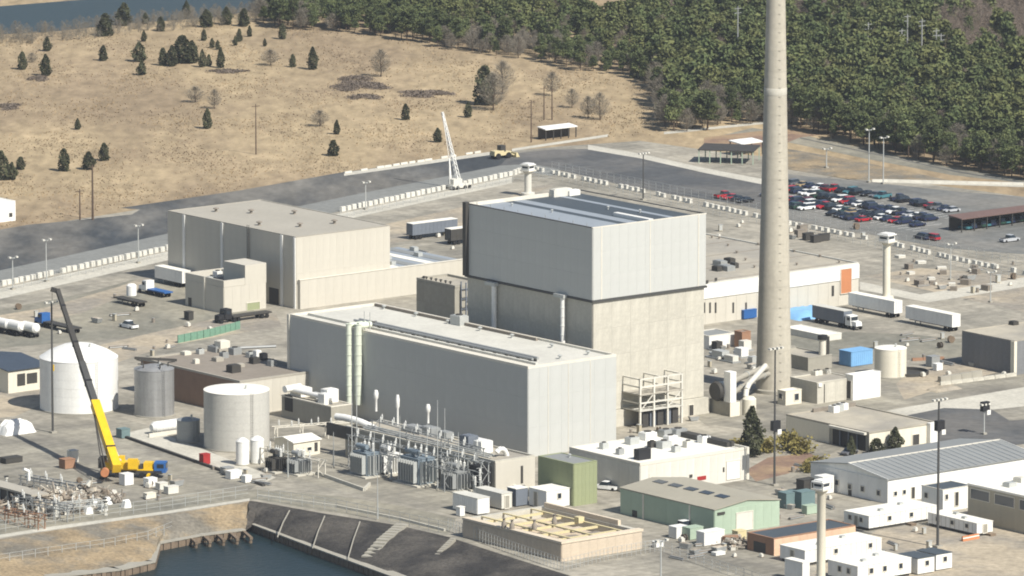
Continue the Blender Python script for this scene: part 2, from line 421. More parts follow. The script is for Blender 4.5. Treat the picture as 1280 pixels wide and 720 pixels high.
# canal edge: timber bulkheads
def bulkhead(name, label, i0, i1, sub=None):
    root = thing(name, label, 'bulkhead', toe[i0])
    base = toe[i0]
    pm = MB(); pm.box(-0.45, -0.12, -2.6, 0.45, 0.12, 0.12)
    proto = None
    cap = MB()
    for i in range(i0, i1):
        a, b = toe[i], toe[i + 1]; L = (b - a).length; n = max(1, int(L / 1.0)); ang = math.atan2(b.y - a.y, b.x - a.x)
        d = (b - a).normalized(); nrm = Vector((d.y, -d.x, 0))
        for k in range(n):
            p = a + d * (k + .5) * L / n - base + nrm * (0.15 + (0.12 if k % 2 else 0))
            if proto is None: proto = ob('sheet_pile', pm, 'timber', root); proto.location = p; proto.rotation_euler = (0, 0, ang)
            else: inst(proto, root, p, (0, 0, ang), (L / n / 1.0 * .98, 1, random.uniform(.97, 1.03)))
        cap.bar(a - base + Vector((0, 0, .3)) - nrm * 1.35, b - base + Vector((0, 0, .3)) - nrm * 1.35, 3.6, .25)
    ob('walkway_cap', cap, 'conc_grey', root)
    return root
bulkhead('timber_bulkhead', 'weathered sheet pile wall along the foot of the dark stone bank', 8, 12)
bulkhead('timber_bulkhead', 'weathered sheet pile wall below the sandy bank with a stepped corner', 2, 7)

# ================================================================== BUILDINGS
class Bd:
    def __init__(self, name, label, cat, cx, yt, yb, lx, rx, lu=None, lv=None, h=None, group=None):
        self.O = P(cx, yb)
        self.h = h or HT(cx, yb, yt)
        at = lambda d, t: self.O + d * t + Vector((0, 0, self.h))
        self.lu = lu or bis(lambda t: Q(at(U, t))[0] - rx, 0.2, 400)
        self.lv = lv or bis(lambda t: lx - Q(at(V, t))[0], 0.2, 400)
        self.root = thing(name, label, cat, self.O, ROT, group)
    def loc(self, p):
        d = p - self.O; return Vector((d.dot(U), d.dot(V), d.z))
    def on(self, face, px, py):                         # a pixel on the right ('R', y=0) or left ('L', x=0) wall -> (along, height)
        C = self.loc(Vector((0, CY, H))); d = ray(px, py); d = Vector((d.dot(U), d.dot(V), d.z))
        t = -(C.y / d.y) if face == 'R' else -(C.x / d.x)
        q = C + d * t
        return (q.x, q.z) if face == 'R' else (q.y, q.z)
    def top(self, px, py, z=None):
        q = self.loc(P(px, py, self.h if z is None else z)); return q.x, q.y
    def part(self, name, mb, m, smooth=False, parent=None):
        return ob(name, mb, m, parent or self.root, smooth)
    # shell: solid walls, roof deck, parapet ring
    def shell(self, wall, roof, para=0.5, cop=None, pt=0.35, z0=-0.3):
        a, b, h = self.lu, self.lv, self.h
        w = MB(); w.box(0, 0, z0, a, b, h - para - .05); self.part('wall', w, wall)
        r = MB(); r.box(0.03, 0.03, h - para - .05, a - .03, b - .03, h - para); self.part('roof', r, roof)
        if para > 0.02:
            z = h - para - .05
            c = MB(); c.box(-.06, -.06, z, a + .06, pt, h); c.box(-.06, b - pt, z, a + .06, b + .06, h)
            c.box(-.06, pt, z, pt, b - pt, h); c.box(a - pt, pt, z, a + .06, b - pt, h)
            self.part('parapet', c, cop or wall)
        return self
    def gable(self, wall, roofm, rise, axis='U', over=0.35, z0=-0.2, roof2=None):
        a, b, h = self.lu, self.lv, self.h
        w = MB()
        if axis == 'U':
            vs = [(0, 0, z0), (a, 0, z0), (a, b, z0), (0, b, z0), (0, 0, h), (a, 0, h), (a, b, h), (0, b, h), (0, b / 2, h + rise), (a, b / 2, h + rise)]
            fs = [(0, 1, 5, 4), (1, 2, 6, 9, 5), (2, 3, 7, 6), (3, 0, 4, 8, 7), (4, 5, 9, 8), (6, 7, 8, 9)]
        else:
            vs = [(0, 0, z0), (a, 0, z0), (a, b, z0), (0, b, z0), (0, 0, h), (a, 0, h), (a, b, h), (0, b, h), (a / 2, 0, h + rise), (a / 2, b, h + rise)]
            fs = [(0, 1, 5, 8, 4), (1, 2, 6, 5), (2, 3, 7, 9, 6), (3, 0, 4, 7), (4, 8, 9, 7), (8, 5, 6, 9)]
        w.add(vs, fs); self.part('wall', w, wall)
        t = 0.18
        for sd in (0, 1):
            r = MB(); e = 0.05
            if axis == 'U':
                sl = rise / (b / 2)
                y0, ym = (-over, b / 2) if sd == 0 else (b + over, b / 2)
                zo = h - over * sl
                pr = [(y0, zo + e), (ym, h + rise + e), (ym, h + rise + e + t), (y0, zo + e + t)]
                vs = [(-over, *q) for q in pr] + [(a + over, *q) for q in pr]
            else:
                sl = rise / (a / 2)
                x0, xm = (-over, a / 2) if sd == 0 else (a + over, a / 2)
                zo = h - over * sl
                pr = [(x0, zo + e), (xm, h + rise + e), (xm, h + rise + e + t), (x0, zo + e + t)]
                vs = [(q[0], -over, q[1]) for q in pr] + [(q[0], b + over, q[1]) for q in pr]
            r.hexa(vs); self.part('roof_slope', r, (roof2 or roofm) if sd else roofm)
        return self
    # cladding panels proud of the wall: n along the wall, m up
    def panels(self, face, n, m, mt, z0=0.0, z1=None, gap=0.02, th=0.12, off=0.0, s0=0.0, s1=None):
        L = self.lu if face == 'R' else self.lv; z1 = self.h if z1 is None else z1; s1 = L if s1 is None else s1
        w, hh = (s1 - s0) / n, (z1 - z0) / m
        p = MB()
        if face == 'R': p.box(gap / 2, -th, gap / 2, w - gap / 2, 0, hh - gap / 2)
        else: p.box(-th, gap / 2, gap / 2, 0, w - gap / 2, hh - gap / 2)
        proto = None
        for i in range(n):
            for j in range(m):
                q = (s0 + i * w, -off, z0 + j * hh) if face == 'R' else (-off, s0 + i * w, z0 + j * hh)
                if proto is None: proto = self.part('wall_panel', p, mt); proto.location = q
                else: inst(proto, self.root, q)
    def rect(self, name, face, x0, y0, x1, y1, m, th=0.1, off=0.0, frame=None, parent=None):
        """a door, window or plate on a wall, given by its pixel box"""
        xm = (x0 + x1) / 2; ym = (y0 + y1) / 2
        sc, zc = self.on(face, xm, ym)
        sa = self.on(face, x0, ym)[0]; sb = self.on(face, x1, ym)[0]
        za = self.on(face, xm, y1)[1]; zb = self.on(face, xm, y0)[1]
        sa, sb = min(sa, sb), max(sa, sb); za = max(za, 0.02)
        return self.plate(name, face, sa, za, sb, zb, m, th, off, frame, parent)
    def plate(self, name, face, sa, za, sb, zb, m, th=0.1, off=0.0, frame=None, parent=None):
        def bx(mb, a, z, b, y, t0, t1):
            if face == 'R': mb.box(a, -t1, z, b, -t0, y)
            else: mb.box(-t1, a, z, -t0, b, y)
        mb = MB(); bx(mb, sa, za, sb, zb, off + .0, off + th)
        o = self.part(name, mb, m, parent=parent)
        if frame:
            fr = MB(); w = 0.14
            bx(fr, sa - w, zb, sb + w, zb + w, off, off + th + .08); bx(fr, sa - w, za - w, sb + w, za, off, off + th + .08)
            bx(fr, sa - w, za, sa, zb, off, off + th + .08); bx(fr, sb, za, sb + w, zb, off, off + th + .08)
            ob('frame', fr, frame, o)
        return o
    def unit(self, px, py, w, d, hh, m, name='roof_unit', cap=None):
        x, y = self.top(px, py, self.h)
        x = min(max(x, w / 2 + .4), self.lu - w / 2 - .4); y = min(max(y, d / 2 + .4), self.lv - d / 2 - .4)
        mb = MB(); z = self.zr
        mb.cbox(x, y, z, w, d, hh); mb.cbox(x, y, z + hh, w * .8, d * .8, .12)
        o = self.part(name, mb, m)
        if cap:
            c = MB(); c.cyl((x, y, z + hh + .12), (x, y, z + hh + .3), min(w, d) * .33, n=10); ob('fan', c, cap, o)
        return o
    def vent(self, px, py, hh=1.0, r=.35, m='galv'):
        x, y = self.top(px, py, self.h); z = self.zr
        x = min(max(x, r + .4), self.lu - r - .4); y = min(max(y, r + .4), self.lv - r - .4)
        mb = MB(); mb.lathe([(r * .6, z), (r * .6, z + hh * .6), (r * 1.3, z + hh * .65), (r * 1.3, z + hh * .8), (.02, z + hh)], 10, x, y)
        return self.part('roof_vent', mb, m, True)

# ---- reactor building
def reactor():
    b = Bd('reactor_building', 'tall block with pale metal cladding above a mottled concrete base', 'power plant building', 741, 285, 530, 583, 882, h=None)
    b.h = HT(882, 516, 267)
    # keep the roof corner where the photograph has it
    b.O = P(741, 285, b.h); b.O.z = 0; b.root.location = b.O
    at = lambda d, t: b.O + d * t + Vector((0, 0, b.h))
    b.lu = bis(lambda t: Q(at(U, t))[0] - 882, 1, 100); b.lv = bis(lambda t: 583 - Q(at(V, t))[0], 1, 100)
    a, c, h = b.lu, b.lv, b.h
    z1 = b.on('R', 741, 376)[1]
    w = MB(); w.box(0.25, 0.25, -.3, a - .25, c - .25, z1 + .5); b.part('concrete_base', w, 'conc')
    b.panels('R', 6, 4, 'conc', 3.6, z1 - .45, gap=.025, th=.08, off=-.17, s0=.25, s1=a - .25)
    b.panels('L', 8, 4, 'conc', 0.1, z1 - .45, gap=.025, th=.08, off=-.17, s0=.25, s1=c - .25)
    w = MB(); w.box(0, 0, z1 + .5, a, c, h - .75); b.part('upper_wall', w, 'clad')
    b.panels('R', 13, 3, 'clad', z1 + .1, h - .05, gap=.014, th=.14)
    b.panels('L', 18, 3, 'clad', z1 + .1, h - .05, gap=.014, th=.14)
    shade_mb = MB(); shade_mb.box(-.3, -.3, z1 - .42, a + .3, .4, z1 + .02); shade_mb.box(-.3, .4, z1 - .42, .4, c + .3, z1 + .02); b.part('overhang_shade', shade_mb, 'trim_dark')  # dark strip stands in for the shadow under the cladding overhang
    # roof: dark membrane running away from the lit wall, sheen painted as paler strips
    strips = [(0, .08, 'roof_grey_dark'), (.08, .33, 'roof_steel'), (.33, .40, 'roof_grey_dark'), (.40, .50, 'roof_steel'), (.50, .78, 'roof_grey_dark'), (.78, .83, 'roof_steel'), (.83, 1, 'roof_grey_dark')]
    for p, q, m in strips:
        mb = MB(); mb.box(.3 + (a - .6) * p, .3, h - .75, .3 + (a - .6) * q - .03, c - .3, h - .66 + (.05 if m == 'roof_steel' else 0)); b.part('roof_strip', mb, m)
    pr = MB(); pr.box(-.16, -.16, h - .05, a + .16, .3, h + .12); b.part('parapet', pr, 'trim_pale')
    pr = MB(); pr.box(-.16, c - .3, h - .7, a + .16, c + .16, h + .12); b.part('parapet', pr, 'trim_pale')
    pr = MB(); pr.box(-.16, .3, h - .05, .3, c - .3, h + .1); b.part('roof_coping', pr, 'trim_dark'); pr = MB(); pr.box(a - .3, .3, h - .05, a + .16, c - .3, h + .1); b.part('roof_coping', pr, 'trim_dark')
    mb = MB(); x0, y0 = b.top(772, 268); x1, y1 = b.top(818, 277); mb.box(a * .52, 1.0, h - .7, a * .56, c * .3, h + .15); b.part('white_beam', mb, 'white')
    b.zr = h - .66
    b.unit(700, 241, 5, 1.6, 1.6, 'offwhite'); b.unit(716, 240, 3, 1.5, 1.1, 'white')
    for px, py in ((640, 254), (690, 262), (760, 258), (800, 262)): b.vent(px, py, .8, .25)
    for k in range(9):                                   # hand rail stanchions
        mb = MB(); mb.box(.05, 2 + k * c / 9.2, h + .1, .13, 2.08 + k * c / 9.2, h + .8); b.part('rail_post', mb, 'steel')
    # ducts and rain pipes on the shaded side
    for px, y0, y1 in ((621, 357, 420), (707, 372, 440)):
        sy, zz = b.on('L', px, y0); s2, zb = b.on('L', px, y1)
        mb = MB()
        n = 6
        for k in range(n):
            za, zc = zb + (zz - zb) * k / n, zb + (zz - zb) * (k + 1) / n
            mb.cyl((-.75, sy, za), (-.75, sy, zc - .12), .55, n=12); mb.cyl((-.75, sy, zc - .12), (-.75, sy, zc), .64, n=12)
        o = b.part('wall_duct', mb, 'white', True)
        hd = MB(); hd.box(-1.3, sy - .8, zz, .1, sy + 2.6, zz + .75); ob('duct_head', hd, 'galv', o)
    mb = MB(); sy, zz = b.on('L', 585, 262); mb.box(-1.0, c - 1.0, z1, .0, c + .1, h + .4); b.part('corner_duct', mb, 'charcoal')
    mb = MB(); mb.box(a * .07, -.2, z1 + .1, a * .078, -.1, h); mb.box(a * .50, -.2, z1 + .1, a * .506, -.1, h); mb.box(a * .93, -.22, z1 + .1, a * .937, -.1, h); b.part('joint_cover', mb, 'trim_pale')
    # low plinth round the foot
    mb = MB(); mb.box(-.4, -.9, -.3, a + .5, .2, 3.5); b.part('plinth', mb, 'conc')
    x, z = b.on('R', 868, 500)
    b.plate('door', 'R', a - 5.2, .1, a - 4.0, 2.4, 'charcoal', .06, .9, 'trim_pale')
    return b
rb = reactor()

def reactor_annex():
    b = Bd('stair_annex', 'dark grey block with an outside steel stair beside the reactor base', 'building', 569, 357, 412, 521, 585, lu=9)
    b.shell('conc_grey', 'roof_gravel', .5); b.zr = b.h - .5
    b.panels('L', 5, 2, 'conc_grey', 0, b.h - .7)
    for i in range(7): b.vent(527 + i * 6, 346 + i * 1.2, .9, .3, 'charcoal')
    st = MB()
    for k in range(4):
        z0, z1 = k * 2.3, (k + 1) * 2.3; y0, y1 = (.5, 5.5) if k % 2 else (5.5, .5)
        st.bar((3, -.2 - y0 * .0 - .8, z0), (8, -.8, z1), .5, .12) if k % 2 else st.bar((8, -1.6, z0), (3, -1.6, z1), .5, .12)
    b.part('stair_flight', st, 'steel')
    fr = MB()
    for x in (1.5, 5, 9):
        for y in (-.3, -2.1): fr.box(x - .12, y - .12, 0, x + .12, y + .12, b.h + .8)
    for k in range(1, 5): fr.box(1.4, -2.2, k * 2.3 - .1, 9.1, -2.0, k * 2.3 + .05); fr.box(1.4, -.4, k * 2.3 - .1, 9.1, -.2, k * 2.3 + .05)
    b.part('stair_frame', fr, 'blue_grey')
    b.rect('hatch', 'L', 550, 368, 555, 378, 'charcoal')
reactor_annex()

# ---- turbine hall
def turbine():
    b = Bd('turbine_hall', 'long windowless grey metal hall with a pale flat roof and twin rooftop pipes', 'power plant building', 660, 458, 572, 361, 770)
    b.shell('clad', 'roof_pale', .45, 'trim_pale', pt=.5); a, c, h = b.lu, b.lv, b.h; b.zr = h - .45
    b.panels('L', 24, 3, 'clad', 0, h - .5, gap=.014)
    b.panels('R', 8, 3, 'clad', 0, h - .5, gap=.014)
    # raised curb and two long pipes along the roof
    mb = MB(); mb.box(3.6, 2, b.zr, 4.2, c - 2, b.zr + .5); b.part('roof_curb', mb, 'roof_pale')
    mb = MB(); mb.box(.8, 1, b.zr + .0, 3.4, c * .72, b.zr + .06); b.part('roof_walkway', mb, 'trim_pale')
    for k, (x, r) in enumerate(((5.2, .28), (6.6, .32))):
        p = MB(); p.cyl((x, c * .06, b.zr + .75), (x, c * .80, b.zr + .75), r, n=8); o = b.part('roof_pipe', p, 'steel', True)
        q = MB()
        for j in range(16): q.box(x - .4, c * .07 + j * c * .048, b.zr, x + .4, c * .07 + j * c * .048 + .18, b.zr + .5)
        ob('pipe_saddle', q, 'charcoal', o)
    p = MB(); p.cyl((1, c * .735, b.zr + .75), (7, c * .735, b.zr + .75), .4, n=8); b.part('roof_pipe', p, 'charcoal', True)
    p = MB(); p.box(a - 1.6, c * .3, b.zr, a - 1.1, c * .98, b.zr + .6); b.part('roof_curb', p, 'roof_brown')
    for px, py in ((735, 441), (690, 432), (640, 420), (600, 411), (560, 402), (700, 446), (520, 393), (480, 384)): b.vent(px, py, 1.0, .4)
    b.unit(612, 398, 2.4, 3.4, 2.0, 'galv', cap='charcoal')
    # the two pale green ducts up the shaded wall
    for px, r, dx in ((447, .62, -2.3), (453, .78, -1.1)):
        sy, z0 = b.on('L', px, 505)
        mb = MB()
        zz = max(z0, 1.0)
        n = 8
        for k in range(n):
            za, zc = zz + (h + 1.4 - zz) * k / n, zz + (h + 1.4 - zz) * (k + 1) / n
            mb.cyl((dx, sy, za), (dx, sy, zc - .1), r, n=14); mb.cyl((dx, sy, zc - .1), (dx, sy, zc), r + .1, n=14)
        mb.cyl((dx, sy, h + 1.0), (2.2, sy, h + 1.0), r * .9, n=14)
        b.part('wall_duct', mb, mat('duct_green', s(200, 205, 188), var=.1, ns=.6, streak=.05, rough=.6), True)
    for px in (445, 452):
        sy, z0 = b.on('L', px, 420); mb = MB(); mb.cyl((1.5, sy - 1, b.zr), (1.5, sy - 1, b.zr + 4.2), .1, n=6); b.part('roof_mast', mb, 'galv')
    b.rect('louvre', 'L', 649, 512, 656, 520, 'charcoal')
    mb = MB(); mb.box(-.35, c - .5, 0, .1, c + .2, h); b.part('corner_trim', mb, 'trim_pale')
    for t in (.22, .45, .7): 
        mb = MB(); mb.box(a * t, -.2, 0, a * t + .12, -.1, h - .5); b.part('joint_cover', mb, 'trim_pale')
    return b
tb = turbine()

def turbine_bay():
    b = Bd('auxiliary_bay', 'low service bay along the foot of the grey hall with pipes on its roof', 'building', 619, 576, 616, 432, 668)
    b.shell('conc_grey', 'roof_gravel', .35, 'conc'); a, c, h = b.lu, b.lv, b.h; b.zr = h - .35
    b.panels('L', 15, 1, 'conc_grey', 0, h - .6, gap=.06)
    mb = MB(); mb.box(-.05, -.2, -.2, a, .0, h - .4); b.part('end_wall', mb, 'clad_tan')
    b.rect('doorway', 'R', 650, 582, 653, 604, 'charcoal', .05, .2)
    for px, yb, yt, r in ((470, 512, 487, .5), (497, 530, 493, .42), (535, 527, 505, .5)):
        x, y = b.top(px, yb); z = b.zr; g = Q(b.O + U * x + V * y + Vector((0, 0, z)))
        hh = (g[1] - yt) / 6.0
        mb = MB(); mb.lathe([(r * .55, z), (r * .55, z + hh * .55), (r, z + hh * .62), (r * 1.1, z + hh * .85), (r * .7, z + hh)], 12, x, y); b.part('white_vent', mb, 'white', True)
    for px, py, w, d, hh in ((520, 538, 3, 6, 1.2), (545, 540, 2.5, 4, 1.6), (558, 545, 2, 3, 1.3)): b.unit(px, py, w, d, hh, 'steel')
    b.unit(586, 560, 2.6, 3.0, 3.0, 'blue_grey'); b.unit(604, 563, 3.0, 2.6, 2.4, 'white'); b.unit(597, 556, 2.2, 3.0, 1.6, 'white')
    mb = MB(); x, y = b.top(628, 569)
    pts = [(x + 1.6 * math.cos(t), y + .5, b.zr - .6 + 2.2 * math.sin(t)) for t in [i * math.pi / 8 for i in range(0, 7)]]
    mb.tube(pts, .55, 10); b.part('elbow_duct', mb, 'white', True)
    x, y = b.top(614, 577); mb = MB(); mb.cbox(-1.2, .3 + 3, 1.5, 2.2, 4.5, 3.8); b.part('black_plenum', mb, 'black')
    x, y = b.top(452, 526); mb = MB()
    pts = [(1.5 + i * .3, y + 3 - i * 2.4, b.zr + 1.4 - .09 * (i - 1) ** 2) for i in range(6)]; mb.tube(pts, .75, 12); b.part('curved_duct', mb, 'white', True)
    mb = MB(); mb.box(-.4, y - 5, h - 2.8, .2, y + 4, h - .2); b.part('dark_opening', mb, 'black')
    pr = MB()
    for k in range(3): pr.cyl((.8 + k * .6, 3, b.zr + .5 + k * .2), (.8 + k * .6, c * .9, b.zr + .5 + k * .2), .16, n=6)
    b.part('roof_pipe', pr, 'galv', True)
turbine_bay()

# ---- big tan building
def tan_hall():
    b = Bd('tan_hall', 'large tan metal hall with pale pilasters and five small roof hoods', 'building', 370, 296, 386, 210, 487)
    b.shell('clad_tan', 'roof_tan', .12, 'roof_tan', pt=.3); a, c, h = b.lu, b.lv, b.h; b.zr = h - .12
    b.panels('L', 20, 1, 'clad_tan', 0, h - .3, gap=.014)
    b.panels('R', 14, 2, 'clad_tan', 0, h - .3, gap=.014)
    for px in (231, 278.5, 353, 369.3):
        sy, z = b.on('L', px, 330); mb = MB(); mb.box(-.35, max(sy - .42, -.1), -.1, -.13, sy + .42, h - .2); b.part('pilaster', mb, 'white')
    mb = MB(); sy, z = b.on('L', 312, 300)
    for dy in (-.35, .35): mb.box(-.5, sy + dy - .06, h * .35, -.4, sy + dy + .06, h + .6)
    for k in range(16): mb.box(-.5, sy - .35, h * .36 + k * .62, -.42, sy + .35, h * .36 + k * .62 + .08)
    b.part('wall_ladder', mb, 'charcoal')
    for px, py in ((270, 264), (314, 266), (368, 267), (324, 281), (375, 283), (418, 279)): b.vent(px, py, 1.1, .55, 'roof_brown')
    b.rect('doorway', 'L', 337, 360, 349, 386, 'charcoal', .05, .12)
    b.rect('door', 'L', 320, 372, 326, 384, 'trim_pale', .05, .12)
    # lower wing along the lit side
    d = Bd('tan_wing', 'low cream wing against the tan hall with a striped pale roof', 'building', 372, 352, 388, 340, 584, lv=24)
    d.O = b.O - V * 1.0 + U * .4; d.root.location = d.O
    d.lu = bis(lambda t: Q(d.O + U * t + Vector((0, 0, d.h)))[0] - 583, 1, 100)
    lu, lv, hh = d.lu, 1.0, d.h
    w = MB(); w.box(0, 0, -.2, lu, .98, hh); w.box(a - .2, .98, -.2, lu, 26, hh - .4); d.part('wall', w, 'clad_tan')
    d.panels('R', 20, 1, 'clad_tan', 0, hh - .1, gap=.014)
    w = MB(); w.box(a + .1, 1.2, hh - .4, lu - .3, 25.8, hh - .34); d.part('roof', w, 'roof_steel')
    for k in range(4):
        w = MB(); w.box(a + 1 + k * 5.2, 1.4, hh - .34, a + 3.6 + k * 5.2, 25, hh - .26); d.part('roof_strip', w, 'roof_white' if k % 2 == 0 else 'roof_grey')
    w = MB(); w.box(-.1, -.2, hh, lu + .1, .5, hh + .15); d.part('coping', w, 'trim_pale')
    d.zr = hh - .3
    for k in range(5):
        w = MB(); w.cbox(a + 4 + k * 4.2, 6 + (k * 7) % 15, d.zr, 1.3, 1.8, .9); d.part('roof_unit', w, 'galv')
    # annex on the shaded side
    e = Bd('tan_annex', 'small tan block with open roof pit attached to the tan hall', 'building', 280, 351, 392, 232, 332)
    lu, lv, hh = e.lu, e.lv, e.h
    e.shell('clad_tan', 'roof_grey_dark', 1.5, 'clad_tan', pt=.3); e.zr = hh - 1.5
    e.panels('L', 6, 1, 'clad_tan', 0, hh - 1.6); e.panels('R', 5, 1, 'clad_tan', 0, hh - 1.6)
    xs, _ = e.on('R', 306, 345)
    w = MB(); w.box(xs, -.14, hh - 1.6, lu + .1, lv * .55, hh + 3.0); e.part('stair_head', w, 'clad_tan')
    e.unit(272, 338, 1.6, 1.8, 1.3, 'white', cap='charcoal'); e.unit(290, 334, 1.6, 1.8, 1.3, 'galv', cap='charcoal'); e.unit(262, 343, 1.2, 1.2, .9, 'galv')
    sy, _ = e.on('L', 256, 370); w = MB(); w.box(-.3, sy - .3, 0, -.1, sy + .3, hh - .1); e.part('pilaster', w, 'trim_pale')
    e.rect('door', 'L', 236, 372, 240, 383, 'charcoal', .05, .12); e.rect('roller_door', 'R', 308, 378, 324, 388, 'green_olive', .06, .14, 'trim_pale')
tan_hall()

# ---- long low building behind the stack
def long_low():
    b = Bd('maintenance_building', 'long low cream building with white roof band and orange door', 'building', 842, 359, 411, 700, 1073, lv=74)
    b.shell('clad_tan', 'roof_gravel', .3, 'roof_pale'); a, c, h = b.lu, b.lv, b.h; b.zr = h - .3
    mb = MB(); mb.box(-.1, -.22, h * .62, a + .15, -.0, h - .36); b.part('fascia_band', mb, 'white')
    b.panels('R', 18, 1, 'clad_tan', 0, h * .6, gap=.04)
    for px in (880, 887, 894, 916, 932): b.rect('slit_window', 'R', px - 1.1, 378, px + 1.1, 391, 'charcoal', .05, .13)
    b.rect('orange_door', 'R', 1050, 336, 1063, 366, 'orange', .08, .24, 'trim_pale')
    b.rect('door', 'R', 1039, 357, 1042, 370, 'charcoal', .05, .13)
    for px, py in ((883, 352), (894, 349)): b.rect('vent_hole', 'R', px - 1.6, py - 2, px + 1.6, py + 2, 'charcoal', .05, .23)
    for px, py, w in ((900, 330, 2.0), (912, 327, 1.6), (908, 336, 2.4), (896, 337, 1.4), (918, 333, 1.2)): b.unit(px, py, w, w * 1.5, 1.1, 'charcoal' if w < 1.7 else 'steel')
    for k in range(14): b.vent(890 + (k * 53) % 170, 296 + (k * 37) % 40, .7, .3, 'roof_brown')
    for k in range(5):
        mb = MB(); mb.box(.5, 3 + k * 13.5, b.zr, a - .5, 3.25 + k * 13.5, b.zr + .07); b.part('roof_seam', mb, 'roof_brown')
long_low()

# ---- ventilation stack
def stack():
    o = P(967, 489); pm = PXM(967, 489)
    root = thing('ventilation_stack', 'very tall tapering concrete chimney rising out of the plant', 'chimney', o)
    r0, r1 = 22.8 / pm, 11.6 / pm * 1.02
    hv = HT(967, 489, 0)
    def rad(z): return r0 + (r1 - r0) * min(1, z / hv) ** .92 if z < hv else r1 - (z - hv) * .012
    top = 122.0; n = 26
    ring = []
    for k in range(n):
        za, zb = top * k / n, top * (k + 1) / n
        mb = MB(); m = [(rad(za), za + .0), (rad((za + zb) / 2), (za + zb) / 2), (rad(zb), zb - .03), (rad(zb) - .05, zb - .03), (rad(zb) - .05, zb)]
        mb.lathe(m, 40); ob('shaft_lift', mb, 'conc_stack', root, True)
    mb = MB(); z = HT(967, 489, 118); mb.lathe([(rad(z) + .02, z), (rad(z) + .04, z + .1), (rad(z + 1.5) + .04, z + 1.5), (rad(z + 1.6) - .02, z + 1.6)], 40); ob('pale_band', mb, 'conc', root, True)
    mb = MB(); mb.lathe([(r0 + .5, -.2), (r0 + .5, .7), (r0 + .05, .9)], 32); ob('footing', mb, 'conc_grey', root, True)
    a = R(-70)
    mb = MB()
    for k in range(60): 
        z = 1 + k * 2; mb.bar((math.cos(a) * (rad(z) + .12) - .3, math.sin(a) * (rad(z) + .12), z), (math.cos(a) * (rad(z) + .12) + .3, math.sin(a) * (rad(z) + .12), z), .06)
    ob('rung', mb, 'conc_grey', root)
stack()

